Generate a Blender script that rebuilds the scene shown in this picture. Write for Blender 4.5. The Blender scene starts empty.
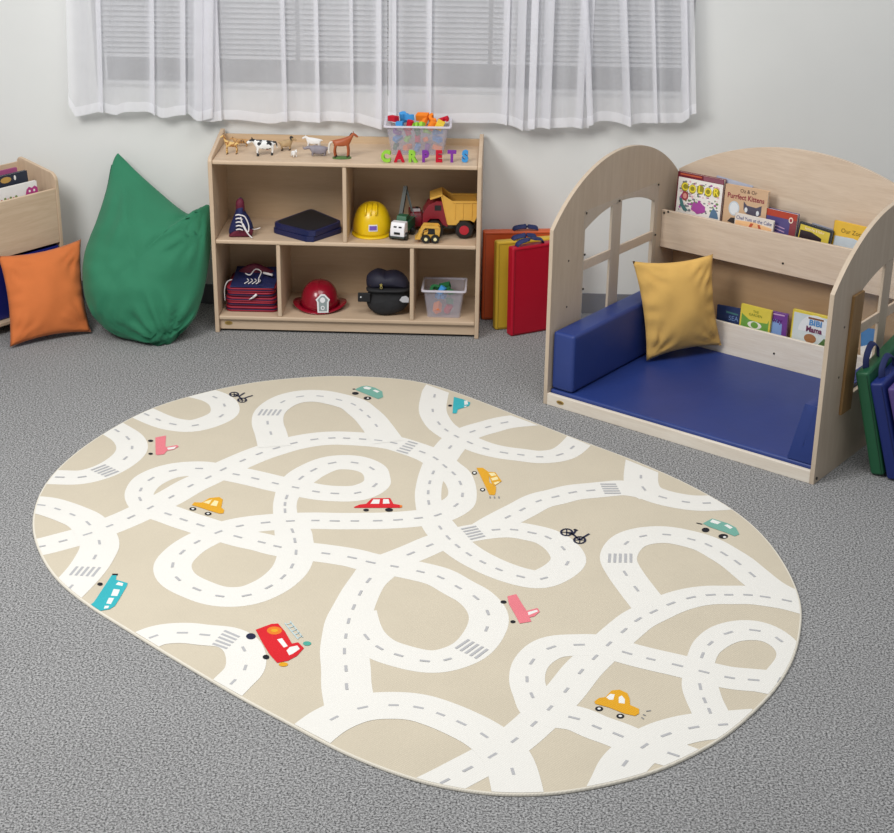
import bpy, bmesh, math, random
from mathutils import Vector, Matrix, noise
from mathutils.geometry import tessellate_polygon
random.seed(7)
S = bpy.context.scene
col = S.collection

# ---------------------------------------------------------------- camera
FPX, CX, CY = 1639.87, 447.0, 416.5
PITCH, YAW, ROLL, CH = 0.41099, -0.03557, -0.01332, 2.6951
cp, sp, cy_, sy_ = math.cos(PITCH), math.sin(PITCH), math.cos(YAW), math.sin(YAW)
fwd = Vector((sy_*cp, cy_*cp, -sp)); rt0 = Vector((cy_, -sy_, 0)); dn0 = fwd.cross(rt0)
cr, sr = math.cos(ROLL), math.sin(ROLL)
RT = cr*rt0 + sr*dn0; DN = -sr*rt0 + cr*dn0
CAMO = Vector((0, 0, CH))
cd = bpy.data.cameras.new('camera'); cam = bpy.data.objects.new('camera', cd); col.objects.link(cam)
cd.sensor_fit = 'HORIZONTAL'; cd.sensor_width = 36; cd.lens = FPX/894*36
cam.matrix_world = Matrix(((RT.x, -DN.x, -fwd.x, 0), (RT.y, -DN.y, -fwd.y, 0), (RT.z, -DN.z, -fwd.z, CH), (0, 0, 0, 1)))
S.camera = cam
S.view_settings.view_transform = 'Standard'; S.view_settings.look = 'None'
S.view_settings.exposure = 0.0; S.view_settings.gamma = 1; S.view_settings.use_curve_mapping = False

# ---------------------------------------------------------------- light
w = bpy.data.worlds.new('world'); S.world = w; w.use_nodes = True
bg = w.node_tree.nodes['Background']; bg.inputs[0].default_value = (0.93, 0.96, 1.0, 1); bg.inputs[1].default_value = 0.36
def area(name, loc, target, sx, sy, power, color=(1, 1, 1)):
    l = bpy.data.lights.new(name, 'AREA'); l.shape = 'RECTANGLE'; l.size = sx; l.size_y = sy; l.energy = power; l.color = color
    o = bpy.data.objects.new(name, l); col.objects.link(o); o.location = loc
    o.rotation_euler = (Vector(target)-Vector(loc)).to_track_quat('-Z', 'Y').to_euler(); return o
area('softbox_light', (-2.6, 3.6, 3.6), (-0.3, 6.6, 0.2), 1.6, 1.6, 135, (1, 0.985, 0.96))
area('ceiling_light', (0.3, 4.6, 4.2), (0.2, 5.4, 0), 2.6, 2.0, 78, (1, 0.99, 0.97))

# ---------------------------------------------------------------- helpers
def ray(px, py): return RT*((px-CX)/FPX) + DN*((py-CY)/FPX) + fwd
class Frame:
    """local frame on the floor; turns a pixel into a local point on a plane"""
    def __init__(s, ox=0, oy=0, a=0):
        s.o = Vector((ox, oy, 0)); s.a = a; s.R = Matrix.Rotation(-a, 3, 'Z')
        s.co = s.R @ (CAMO-s.o)
    def on(s, px, py, **k):
        ax, val = list(k.items())[0]; i = 'xyz'.index(ax)
        d = s.R @ ray(px, py); t = (val-s.co[i])/d[i]; return s.co+d*t
    def w(s, p): return s.R.transposed() @ Vector(p) + s.o
WORLD = Frame()
def fl(px, py, z=0): return WORLD.on(px, py, z=z)
def wl(px, py, y): return WORLD.on(px, py, y=y)

def lin(c):
    c = c/255
    return c/12.92 if c <= .04045 else ((c+.055)/1.055)**2.4
def rgb(r, g, b): return (lin(r), lin(g), lin(b), 1)
MATS = {}
def mat(name, c, rough=.6, spec=.5, noise_amt=0, noise_scale=30, bump=0, bump_scale=200, metal=0, sheen=0, coat=0, stretch=None, c2=None, thresh=None):
    if name in MATS: return MATS[name]
    m = bpy.data.materials.new(name); m.use_nodes = True; nt = m.node_tree; b = nt.nodes['Principled BSDF']
    b.inputs['Base Color'].default_value = rgb(*c); b.inputs['Roughness'].default_value = rough
    b.inputs['Specular IOR Level'].default_value = spec; b.inputs['Metallic'].default_value = metal
    b.inputs['Sheen Weight'].default_value = sheen; b.inputs['Coat Weight'].default_value = coat
    tc = nt.nodes.new('ShaderNodeTexCoord'); mp = nt.nodes.new('ShaderNodeMapping')
    nt.links.new(tc.outputs['Object'], mp.inputs[0])
    if stretch: mp.inputs['Scale'].default_value = stretch
    n = nt.nodes.new('ShaderNodeTexNoise'); n.inputs['Scale'].default_value = noise_scale; n.inputs['Detail'].default_value = 4
    nt.links.new(mp.outputs[0], n.inputs['Vector'])
    r = nt.nodes.new('ShaderNodeValToRGB'); nt.links.new(n.outputs['Fac'], r.inputs[0])
    cc = rgb(*c)
    if c2 is None:
        k = noise_amt if noise_amt else .03
        r.color_ramp.elements[0].position = .3; r.color_ramp.elements[1].position = .7
        r.color_ramp.elements[0].color = tuple(x*(1-k) for x in cc[:3])+(1,)
        r.color_ramp.elements[1].color = tuple(min(1, x*(1+k)) for x in cc[:3])+(1,)
    else:
        t = thresh or (.48, .52)
        r.color_ramp.elements[0].position = t[0]; r.color_ramp.elements[1].position = t[1]
        r.color_ramp.elements[0].color = cc; r.color_ramp.elements[1].color = rgb(*c2)
    nt.links.new(r.outputs[0], b.inputs['Base Color'])
    if bump:
        n2 = nt.nodes.new('ShaderNodeTexNoise'); n2.inputs['Scale'].default_value = bump_scale; n2.inputs['Detail'].default_value = 3
        nt.links.new(mp.outputs[0], n2.inputs['Vector'])
        bp = nt.nodes.new('ShaderNodeBump'); bp.inputs['Strength'].default_value = bump; bp.inputs['Distance'].default_value = .004
        nt.links.new(n2.outputs['Fac'], bp.inputs['Height']); nt.links.new(bp.outputs[0], b.inputs['Normal'])
    MATS[name] = m; return m
def clear_mat(name, c, alpha, rough=.15, facing=False, translucent=False):
    """see-through plastic or sheer cloth: transparent mixed with a surface shader"""
    m = bpy.data.materials.new(name); m.use_nodes = True; nt = m.node_tree; nt.nodes.clear()
    out = nt.nodes.new('ShaderNodeOutputMaterial'); mix = nt.nodes.new('ShaderNodeMixShader')
    tr = nt.nodes.new('ShaderNodeBsdfTransparent')
    if translucent:
        d = nt.nodes.new('ShaderNodeBsdfDiffuse'); d.inputs[0].default_value = rgb(*c)
        t = nt.nodes.new('ShaderNodeBsdfTranslucent'); t.inputs[0].default_value = rgb(*c)
        s = nt.nodes.new('ShaderNodeMixShader'); s.inputs[0].default_value = .35
        nt.links.new(d.outputs[0], s.inputs[1]); nt.links.new(t.outputs[0], s.inputs[2]); so = s.outputs[0]
    else:
        p = nt.nodes.new('ShaderNodeBsdfPrincipled'); p.inputs['Base Color'].default_value = rgb(*c); p.inputs['Roughness'].default_value = rough; so = p.outputs[0]
    if facing:
        lw = nt.nodes.new('ShaderNodeLayerWeight'); lw.inputs['Blend'].default_value = .35
        mr = nt.nodes.new('ShaderNodeMapRange'); mr.inputs['To Min'].default_value = alpha; mr.inputs['To Max'].default_value = 1
        tcd = nt.nodes.new('ShaderNodeTexCoord'); nz = nt.nodes.new('ShaderNodeTexNoise'); nz.inputs['Scale'].default_value = 9
        nt.links.new(tcd.outputs['Object'], nz.inputs['Vector'])
        ad = nt.nodes.new('ShaderNodeMath'); ad.operation = 'MULTIPLY_ADD'; ad.inputs[1].default_value = .12
        nt.links.new(nz.outputs['Fac'], ad.inputs[0]); nt.links.new(mr.outputs[0], ad.inputs[2])
        nt.links.new(lw.outputs['Facing'], mr.inputs['Value']); nt.links.new(ad.outputs[0], mix.inputs[0])
    else:
        mix.inputs[0].default_value = alpha
    nt.links.new(tr.outputs[0], mix.inputs[1]); nt.links.new(so, mix.inputs[2]); nt.links.new(mix.outputs[0], out.inputs[0])
    MATS[name] = m; return m
def wood(name, c, along='z', contrast=.10, rough=.45):
    m = bpy.data.materials.new(name); m.use_nodes = True; nt = m.node_tree; b = nt.nodes['Principled BSDF']
    tc = nt.nodes.new('ShaderNodeTexCoord'); mp = nt.nodes.new('ShaderNodeMapping'); nt.links.new(tc.outputs['Object'], mp.inputs[0])
    mp.inputs['Scale'].default_value = {'x': (.35, 4, 4), 'y': (4, .35, 4), 'z': (4, 4, .35)}[along]
    n = nt.nodes.new('ShaderNodeTexNoise'); n.inputs['Scale'].default_value = 7; n.inputs['Detail'].default_value = 8; n.inputs['Distortion'].default_value = 1.2
    n2 = nt.nodes.new('ShaderNodeTexNoise'); n2.inputs['Scale'].default_value = 60; n2.inputs['Detail'].default_value = 4
    nt.links.new(mp.outputs[0], n.inputs['Vector']); nt.links.new(mp.outputs[0], n2.inputs['Vector'])
    mx = nt.nodes.new('ShaderNodeMix'); mx.data_type = 'FLOAT'; mx.inputs[0].default_value = .35
    nt.links.new(n.outputs['Fac'], mx.inputs[2]); nt.links.new(n2.outputs['Fac'], mx.inputs[3])
    r = nt.nodes.new('ShaderNodeValToRGB'); cc = rgb(*c)
    r.color_ramp.elements[0].position = .35; r.color_ramp.elements[1].position = .62
    r.color_ramp.elements[0].color = (cc[0]*(1-contrast), cc[1]*(1-contrast*1.4), cc[2]*(1-contrast*1.8), 1)
    r.color_ramp.elements[1].color = tuple(min(1, x*(1+contrast*.5)) for x in cc[:3])+(1,)
    nt.links.new(mx.outputs[0], r.inputs[0]); nt.links.new(r.outputs[0], b.inputs['Base Color'])
    b.inputs['Roughness'].default_value = rough; b.inputs['Specular IOR Level'].default_value = .35
    MATS[name] = m; return m

class MB:
    """collects shapes, builds ONE mesh object; every face remembers its material"""
    def __init__(s): s.v = []; s.f = []; s.m = []; s.mats = []; s.T = Matrix.Identity(4)
    def mi(s, m):
        if m not in s.mats: s.mats.append(m)
        return s.mats.index(m)
    def add(s, vs, fs, m):
        b = len(s.v); s.v += [s.T @ Vector(p) for p in vs]; i = s.mi(m)
        for f in fs: s.f.append([b+k for k in f]); s.m.append(i)
    def box(s, a, b, m):
        x0, y0, z0 = a; x1, y1, z1 = b
        s.add([(x0,y0,z0),(x1,y0,z0),(x1,y1,z0),(x0,y1,z0),(x0,y0,z1),(x1,y0,z1),(x1,y1,z1),(x0,y1,z1)],
              [(0,3,2,1),(4,5,6,7),(0,1,5,4),(1,2,6,5),(2,3,7,6),(3,0,4,7)], m)
    def hexa(s, p, m):  # 4 bottom points ccw, 4 top points
        s.add(p, [(0,3,2,1),(4,5,6,7),(0,1,5,4),(1,2,6,5),(2,3,7,6),(3,0,4,7)], m)
    def prism(s, outer, h0, h1, m, axis='z', holes=()):
        """extrude a 2D polygon (with holes); axis = extrusion axis"""
        def p3(q, h):
            return {'z': (q[0], q[1], h), 'x': (h, q[0], q[1]), 'y': (q[0], h, q[1])}[axis]
        loops = [list(outer)]+[list(h) for h in holes]
        tris = tessellate_polygon([[Vector((a, b, 0)) for a, b in l] for l in loops])
        flat = [q for l in loops for q in l]; n = len(flat)
        vs = [p3(q, h0) for q in flat]+[p3(q, h1) for q in flat]
        fs = [tuple(t) for t in tris]+[tuple(n+i for i in reversed(t)) for t in tris]
        k = 0
        for l in loops:
            L = len(l)
            for i in range(L):
                j = (i+1) % L; fs.append((k+i, k+j, n+k+j, n+k+i))
            k += L
        s.add(vs, fs, m)
    def poly(s, pts, m): s.add(pts, [tuple(range(len(pts)))], m)
    def lathe(s, prof, m, seg=32, sx=1, sy=1, c=(0, 0, 0), cap=True, axis='z'):
        vs = []
        for r, z in prof:
            for k in range(seg):
                a = 2*math.pi*k/seg; x, y = r*math.cos(a)*sx, r*math.sin(a)*sy
                p = {'z': (x, y, z), 'x': (z, x, y), 'y': (x, z, y)}[axis]
                vs.append((p[0]+c[0], p[1]+c[1], p[2]+c[2]))
        fs = []
        for i in range(len(prof)-1):
            for k in range(seg): fs.append((i*seg+k, i*seg+(k+1) % seg, (i+1)*seg+(k+1) % seg, (i+1)*seg+k))
        if cap: fs.append(tuple(range(seg))[::-1]); fs.append(tuple((len(prof)-1)*seg+k for k in range(seg)))
        s.add(vs, fs, m)
    def ball(s, c, r, m, seg=16, rings=10):
        if not hasattr(r, '__len__'): r = (r, r, r)
        vs = []; fs = []
        for i in range(rings+1):
            t = math.pi*i/rings
            for k in range(seg):
                a = 2*math.pi*k/seg; vs.append((c[0]+r[0]*math.sin(t)*math.cos(a), c[1]+r[1]*math.sin(t)*math.sin(a), c[2]-r[2]*math.cos(t)))
        for i in range(rings):
            for k in range(seg): fs.append((i*seg+k, i*seg+(k+1) % seg, (i+1)*seg+(k+1) % seg, (i+1)*seg+k))
        s.add(vs, fs, m)
    def tube(s, pts, r, m, seg=8, flat=None):
        pts = [Vector(p) for p in pts]; vs = []; fs = []; n = len(pts); up = None
        for i, p in enumerate(pts):
            d = (pts[min(i+1, n-1)]-pts[max(i-1, 0)]).normalized()
            if up is None: up = d.orthogonal().normalized() if flat is None else Vector(flat)
            a = d.cross(up); a = a.normalized() if a.length > 1e-6 else d.orthogonal().normalized()
            b = a.cross(d).normalized()
            if flat is None: up = b
            rr = r[i] if hasattr(r, '__len__') and not isinstance(r, tuple) else r
            ra, rb = rr if isinstance(rr, tuple) else (rr, rr)
            for k in range(seg):
                t = 2*math.pi*k/seg; vs.append(p+a*ra*math.cos(t)+b*rb*math.sin(t))
        for i in range(n-1):
            for k in range(seg): fs.append((i*seg+k, i*seg+(k+1) % seg, (i+1)*seg+(k+1) % seg, (i+1)*seg+k))
        fs.append(tuple(range(seg))[::-1]); fs.append(tuple((n-1)*seg+k for k in range(seg)))
        s.add(vs, fs, m)
    def grid(s, P, nu, nv, m, closed=False):
        vs = [P(i/(nu-1), j/(nv-1)) for j in range(nv) for i in range(nu)]
        s.add(vs, [(j*nu+i, j*nu+i+1, (j+1)*nu+i+1, (j+1)*nu+i) for j in range(nv-1) for i in range(nu-1)], m)
    def text(s, txt, size, M, m, ext=.0004, bold=0, align='CENTER', sx=1):
        cu = bpy.data.curves.new('t', 'FONT'); cu.body = txt; cu.size = size; cu.extrude = ext; cu.offset = bold
        cu.align_x = align; cu.align_y = 'CENTER'; cu.resolution_u = 3
        o = bpy.data.objects.new('t', cu); col.objects.link(o)
        dg = bpy.context.evaluated_depsgraph_get(); dg.update()
        me = o.evaluated_get(dg).to_mesh()
        s.add([M @ Vector((v.co.x*sx, v.co.y, v.co.z)) for v in me.vertices], [tuple(p.vertices) for p in me.polygons], m)
        o.evaluated_get(dg).to_mesh_clear(); bpy.data.objects.remove(o); bpy.data.curves.remove(cu)
    def build(s, name, parent=None, bevel=0, smooth=False, seg=2, sub=0, weld=True):
        me = bpy.data.meshes.new(name); me.from_pydata([tuple(v) for v in s.v], [], s.f)
        for m in s.mats: me.materials.append(m)
        for p, i in zip(me.polygons, s.m): p.material_index = i
        bm = bmesh.new(); bm.from_mesh(me)
        if weld: bmesh.ops.remove_doubles(bm, verts=bm.verts, dist=1e-6)
        bmesh.ops.recalc_face_normals(bm, faces=bm.faces); bm.to_mesh(me); bm.free()
        o = bpy.data.objects.new(name, me); col.objects.link(o)
        if parent: o.parent = parent
        if smooth: me.polygons.foreach_set('use_smooth', [True]*len(me.polygons))
        if bevel:
            b = o.modifiers.new('bevel', 'BEVEL'); b.width = bevel; b.segments = seg; b.limit_method = 'ANGLE'; b.angle_limit = math.radians(40)
            me.polygons.foreach_set('use_smooth', [True]*len(me.polygons))
            o.modifiers.new('wn', 'WEIGHTED_NORMAL')
        if sub:
            b = o.modifiers.new('sub', 'SUBSURF'); b.levels = sub; b.render_levels = sub
        return o
def tag(o, label, cat, group=None):
    o['label'] = label; o['category'] = cat
    if group: o['group'] = group
    return o
def thing(name, label, cat, loc=(0, 0, 0), rz=0, group=None):
    o = bpy.data.objects.new(name, None); col.objects.link(o); o.location = loc; o.rotation_euler = (0, 0, rz); o.empty_display_size = .05
    return tag(o, label, cat, group)
def struct(o): o['kind'] = 'structure'; return o
def spline(pts, n=8, closed=False):
    pts = [Vector(p) for p in pts]; out = []; N = len(pts)
    rng = range(N) if closed else range(N-1)
    for i in rng:
        g = (lambda k: pts[k % N]) if closed else (lambda k: pts[max(0, min(N-1, k))])
        p0, p1, p2, p3 = g(i-1), g(i), g(i+1), g(i+2)
        for k in range(n):
            t = k/n
            out.append(.5*((2*p1)+(p2-p0)*t+(2*p0-5*p1+4*p2-p3)*t*t+(3*p1-p0-3*p2+p3)*t**3))
    if not closed: out.append(pts[-1])
    return out
def arc(cx, cy, r, a0, a1, n): return [(cx+r*math.cos(a0+(a1-a0)*i/n), cy+r*math.sin(a0+(a1-a0)*i/n)) for i in range(n+1)]
def rrect(x0, y0, x1, y1, r, n=5):
    return arc(x1-r, y0+r, r, -math.pi/2, 0, n)+arc(x1-r, y1-r, r, 0, math.pi/2, n)+arc(x0+r, y1-r, r, math.pi/2, math.pi, n)+arc(x0+r, y0+r, r, math.pi, 1.5*math.pi, n)
def ellipse(cx, cy, a, b, n=20): return [(cx+a*math.cos(2*math.pi*i/n), cy+b*math.sin(2*math.pi*i/n)) for i in range(n)]

# ---------------------------------------------------------------- materials
M_wall = mat('wall_paint', (224, 225, 223), .9, .2, noise_amt=.015, noise_scale=3, bump=.05, bump_scale=300)
M_base = mat('baseboard_rubber', (112, 112, 118), .7, .2)
M_white = mat('white_paint', (226, 227, 228), .5)
M_blind = mat('blind_slat', (205, 207, 210), .45)
M_birch = wood('birch_upright', (206, 183, 157), 'z', .08)
M_birchx = wood('birch_lengthwise', (206, 183, 157), 'x', .08)
M_birchy = wood('birch_deep', (212, 188, 160), 'y', .08)
M_ply = wood('pale_plywood', (212, 193, 172), 'x', .10)
M_plyz = wood('pale_plywood_upright', (196, 180, 160), 'z', .07)
M_rail = wood('whitish_plywood', (230, 221, 207), 'x', .08)
M_post = wood('brown_wood', (150, 118, 76), 'z', .15)
M_brass = mat('brass_badge', (196, 164, 92), .35, metal=.6)
M_screw = mat('screw_steel', (70, 66, 62), .4, metal=.7)
M_blue = mat('blue_vinyl', (38, 58, 122), .42, .4, noise_amt=.06, noise_scale=6, bump=.15, bump_scale=25)
M_plexi = clear_mat('clear_plexiglass', (235, 240, 240), .07, .05)
M_glass = None

# ================================================================ SETTING
# floor: grey loop carpet
m = bpy.data.materials.new('carpet'); m.use_nodes = True; nt = m.node_tree; b = nt.nodes['Principled BSDF']
tc = nt.nodes.new('ShaderNodeTexCoord')
n1 = nt.nodes.new('ShaderNodeTexNoise'); n1.inputs['Scale'].default_value = 150; n1.inputs['Detail'].default_value = 4; n1.inputs['Roughness'].default_value = .85
n2 = nt.nodes.new('ShaderNodeTexNoise'); n2.inputs['Scale'].default_value = 2.2; n2.inputs['Detail'].default_value = 2
for n in (n1, n2): nt.links.new(tc.outputs['Object'], n.inputs['Vector'])
r = nt.nodes.new('ShaderNodeValToRGB'); r.color_ramp.elements[0].position = .40; r.color_ramp.elements[1].position = .60
r.color_ramp.elements[0].color = rgb(60, 60, 61); r.color_ramp.elements[1].color = rgb(194, 194, 194)
nt.links.new(n1.outputs['Fac'], r.inputs[0])
mx = nt.nodes.new('ShaderNodeMix'); mx.data_type = 'RGBA'; mx.blend_type = 'MULTIPLY'; mx.inputs[0].default_value = 1
r2 = nt.nodes.new('ShaderNodeValToRGB'); r2.color_ramp.elements[0].color = (.88, .88, .88, 1); r2.color_ramp.elements[1].color = (1, 1, 1, 1)
nt.links.new(n2.outputs['Fac'], r2.inputs[0]); nt.links.new(r.outputs[0], mx.inputs[6]); nt.links.new(r2.outputs[0], mx.inputs[7])
nt.links.new(mx.outputs[2], b.inputs['Base Color']); b.inputs['Roughness'].default_value = .95; b.inputs['Specular IOR Level'].default_value = .1
bp = nt.nodes.new('ShaderNodeBump'); bp.inputs['Strength'].default_value = .6; bp.inputs['Distance'].default_value = .004
nt.links.new(n1.outputs['Fac'], bp.inputs['Height']); nt.links.new(bp.outputs[0], b.inputs['Normal'])
M_carpet = m
q = MB(); q.box((-4, -1.5, -.05), (4, 7.62, 0), M_carpet); struct(q.build('floor'))
WY = 7.48
wx0, wx1, wz0, wz1 = -1.905, .82, 1.045, 2.3
q = MB()
q.prism([(-4, 0), (4, 0), (4, 2.9), (-4, 2.9)], WY, WY+.14, M_wall, 'y', holes=[[(wx0, wz0), (wx1, wz0), (wx1, wz1), (wx0, wz1)]])
struct(q.build('wall_back'))
q = MB(); q.box((-4, WY-.008, 0), (4, WY, .1), M_base); struct(q.build('baseboard_back', bevel=.003))
# window: frame, pane, sill
wroot = struct(bpy.data.objects.new('window_1', None)); col.objects.link(wroot); wroot.location = ((wx0+wx1)/2, WY+.1, wz0)
hw = (wx1-wx0)/2; hh = wz1-wz0
q = MB(); fr = M_white
q.prism([(-hw, 0), (hw, 0), (hw, hh), (-hw, hh)], -.02, .035, fr, 'y', holes=[[(-hw+.012, .014), (hw-.012, .014), (hw-.012, hh-.03), (-hw+.012, hh-.03)]])
q.build('window_frame', wroot)
m = bpy.data.materials.new('grey_window_glass'); m.use_nodes = True; nt = m.node_tree; nt.nodes.clear()
out = nt.nodes.new('ShaderNodeOutputMaterial'); mix = nt.nodes.new('ShaderNodeMixShader'); mix.inputs[0].default_value = .12
tr = nt.nodes.new('ShaderNodeBsdfTransparent'); tr.inputs[0].default_value = (.30, .31, .33, 1); gl = nt.nodes.new('ShaderNodeBsdfGlossy'); gl.inputs['Roughness'].default_value = .25
nt.links.new(tr.outputs[0], mix.inputs[1]); nt.links.new(gl.outputs[0], mix.inputs[2]); nt.links.new(mix.outputs[0], out.inputs[0])
q = MB(); q.box((-hw+.03, .004, .015), (hw-.03, .01, hh-.02), m); q.build('pane', wroot)
# slatted blind in the recess
t = thing('window_blind', 'grey-white horizontal slatted blind lowered behind the sheer curtains', 'blind', ((wx0+wx1)/2, WY+.045, wz0))
q = MB()
for x0, x1 in ((-hw+.01, -.44), (-.42, .44), (.46, hw-.01)):
    z = .165
    while z < hh-.05:
        a = .3
        q.add([(x0, -.010, z-.008), (x1, -.010, z-.008), (x1, 0, z), (x0, 0, z), (x0, .010, z+.007), (x1, .010, z+.007)], [(0, 1, 2, 3), (3, 2, 5, 4)], M_blind)
        z += .0235
q.build('slats', t)
q = MB()
for x0, x1 in ((-hw+.01, -.44), (-.42, .44), (.46, hw-.01)): q.box((x0, -.012, .135), (x1, .012, .149), M_blind)
q.build('bottom_rail', t)
q = MB(); q.box((-hw+.01, -.02, hh-.045), (hw-.01, .02, hh-.005), M_blind); q.build('head_rail', t)

# ================================================================ CURTAINS
M_sheer = clear_mat('sheer_voile', (250, 250, 254), .50, facing=True, translucent=True)
M_hem = clear_mat('voile_hem', (252, 252, 255), .58, facing=True, translucent=True)
def curtain(name, label, hem, folds, yoff=0, lean=0, group='sheer white curtains at the window'):
    """hem: px points of the lower edge; folds: (px, width px) where the cloth doubles back"""
    Y0 = WY-.075-yoff
    P = [wl(a, b, Y0) for a, b in hem]; x0, x1 = P[0].x, P[-1].x
    def hz(x):
        for a, b in zip(P, P[1:]):
            if x <= b.x or b is P[-1]:
                t = (x-a.x)/(b.x-a.x) if b.x != a.x else 0; t = max(0, min(1, t)); t = t*t*(3-2*t); return a.z*(1-t)+b.z*t
    path = [(x0, 0)]; ppm = 226
    for fx, fw in folds:
        X = wl(fx, 60, Y0).x; wd = fw/ppm
        path += [(X-wd*.8, -.004), (X+wd*.5, -.014), (X+wd*.45, -.002), (X-wd*.45, .004), (X-wd*.5, .016), (X+wd*.9, .010)]
    path.append((x1, 0))
    sp_ = spline([(a, b, 0) for a, b in path], 7)
    t = thing(name, label, 'curtain', ((x0+x1)/2, Y0, P[0].z), group=group)
    ph = random.uniform(0, 6)
    def pt(i, z, k=1):
        a = sp_[i]; y = a.y+.009*math.sin(a.x*38+ph)*k+.004*math.sin(a.x*90+ph)
        return Vector((a.x-(x0+x1)/2+lean*(min(z, 1.6)-.95), y+.006*math.sin(a.x*17+z*3), z-P[0].z))
    n = len(sp_); HB = .045; ZT = 2.36
    q = MB(); rows = 14
    vs = []
    for j in range(rows+1):
        for i in range(n):
            zb = hz(sp_[i].x)+HB; z = zb+(ZT-zb)*(j/rows)**1.3; vs.append(pt(i, z))
    q.add(vs, [(j*n+i, j*n+i+1, (j+1)*n+i+1, (j+1)*n+i) for j in range(rows) for i in range(n-1)], M_sheer)
    q.build('curtain_cloth', t, smooth=True, weld=False)
    q = MB(); vs = []
    for side in (-1, 1):
        for j in range(3):
            for i in range(n):
                zb = hz(sp_[i].x); p = pt(i, zb+HB*j/2); p.y += side*(.0012 if j == 1 else .0004)*1.5; vs.append(p)
    fs = []
    for s_ in (0, 1):
        for j in range(2):
            for i in range(n-1): k = s_*3*n+j*n+i; fs.append((k, k+1, k+n+1, k+n))
    q.add(vs, fs, M_hem); q.build('hem', t, smooth=True, weld=False)
    return t
curtain('sheer_curtain', 'leftmost sheer white curtain panel with a ruffled side edge', [(68,106),(75,117),(100,112),(114,116),(127,111),(149,112),(161,118),(187,115),(201,120),(215,117)], [(97, 5), (149, 5), (180, 5), (196, 8), (206, 8)], lean=.05)
curtain('sheer_curtain', 'wide sheer white curtain panel above the toy animals', [(203,121),(238,120),(268,124),(285,121),(320,122),(350,122),(380,128),(391,127)], [(217, 4), (283, 3), (317, 4), (352, 3), (379, 5)], yoff=-.012)
curtain('sheer_curtain', 'sheer white curtain panel behind the tub of foam blocks', [(388,122),(408,125),(446,123),(489,123),(510,125),(527,131),(531,131)], [(394, 4), (430, 3), (505, 4), (521, 7)], yoff=.0)
curtain('sheer_curtain', 'narrow gathered sheer curtain panel right of the foam block tub', [(529,128),(540,127),(552,129),(570,127),(589,129)], [(534, 5), (548, 8), (582, 6)], yoff=.012)
curtain('sheer_curtain', 'rightmost sheer white curtain panel ending on bare wall', [(587,125),(603,121),(618,122),(631,126),(634,124),(663,123),(680,123),(697,113)], [(594, 4), (631, 6), (660, 3), (691, 5)], yoff=.002, lean=-.09)
t = thing('curtain_rod', 'white curtain rod carrying the sheer curtains above the window', 'curtain rod', (-.55, WY-.075, 2.355))
q = MB(); q.tube([(-1.65, 0, 0), (1.62, 0, 0)], .012, M_white, 12); q.build('rod', t, smooth=True)
for x in (-1.6, 0, 1.57): q = MB(); q.box((x-.01, 0, -.01), (x+.01, .075, .01), M_white); q.build('bracket', t)
t = thing('blind_cord', 'thin dark beaded cord hanging between two curtain panels', 'cord', (wl(388, 90, WY-.06).x, WY-.065, 1.05))
q = MB(); mc = mat('cord_grey', (70, 68, 66), .5)
q.tube([(0, 0, 0), (.002, 0, .3), (0, 0, .9)], .0012, mc, 6)
for k in range(45): q.ball((.001, 0, .02*k), .0028, mc, 6, 4)
q.build('bead_chain', t)

# ================================================================ RUG
CR = dict(A=(25,375,4.47),B=(225,375,4.47),C=(425,375,4.47),D=(610,440,4.47),E=(25,545,4.47),F=(225,545,4.47),G=(425,545,4.47),H=(620,590,4.47),I=(250,660,4.47),J=(430,670,4.47),
  a=(85,450,17.88),b=(245,395,17.88),c=(450,515,17.88),d=(600,540,22.35),e=(60,550,14.9),f=(205,620,17.88),g=(445,625,16.25),h=(590,475,22.35),
  bus=(72,570,14.9),fire=(240,610,11.175),pk=(140,430,17.88),y1=(185,490,16.25),rd=(345,490,13.75),y2=(465,460,18.51),pk2=(495,590,17.88),y3=(585,685,12.77),g1=(345,380,19.87),tl=(440,390,22.35),b1=(222,385,22.35),b2=(555,520,19.87),g2=(692,512,16.87))
RT_Z = .009
def rp(c, x, y):
    o = CR[c]; p = fl(o[0]+x/o[2], o[1]+y/o[2], RT_Z); return Vector((p.x, p.y))
outline_px = [(33,530),(36,505),(46,485),(60,468),(86,446),(120,425),(150,410),(180,400),(215,391),(250,384),(280,380.5),(310,378),(340,377),(370,378),(400,380),(430,385),(465,396.5),(500,410),(530,422),(560,434),(592,446),(625,458),(654,470),(680,481.5),(706,495),(730,509),(752,526),(770,545),(785,567),(795,588),(800.5,607),(800,625),(797,645),(790,665),(774,691),(750,715),(727,735),(700,751),(672,765),(640,776.5),(610,784),(580,790),(550,794),(520,795),(490,794),(460,790),(430,784),(400,775),(365,762),(330,746),(290,724),(250,703),(217,684),(185,665),(152,645),(120,625),(100,613),(80,599),(63,585),(50,570),(40,552)]
OUT = [Vector((fl(*p, .004).x, fl(*p, .004).y)) for p in outline_px]
OUT = [Vector((p.x, p.y)) for p in spline([(a.x, a.y, 0) for a in OUT], 4, True)]
for _ in range(6): OUT = [(OUT[i-1]+OUT[i]*2+OUT[(i+1) % len(OUT)])/4 for i in range(len(OUT))]
if sum(OUT[i-1].x*OUT[i].y-OUT[i].x*OUT[i-1].y for i in range(len(OUT))) < 0: OUT.reverse()
def inset(poly, d):
    out = []
    for i, p in enumerate(poly):
        t = (poly[(i+1) % len(poly)]-poly[i-1]).normalized(); out.append(p+Vector((-t.y, t.x))*d)
    return out
OUT = inset(OUT, -.004)
INN = inset(OUT, .006)
CLIP = INN
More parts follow.
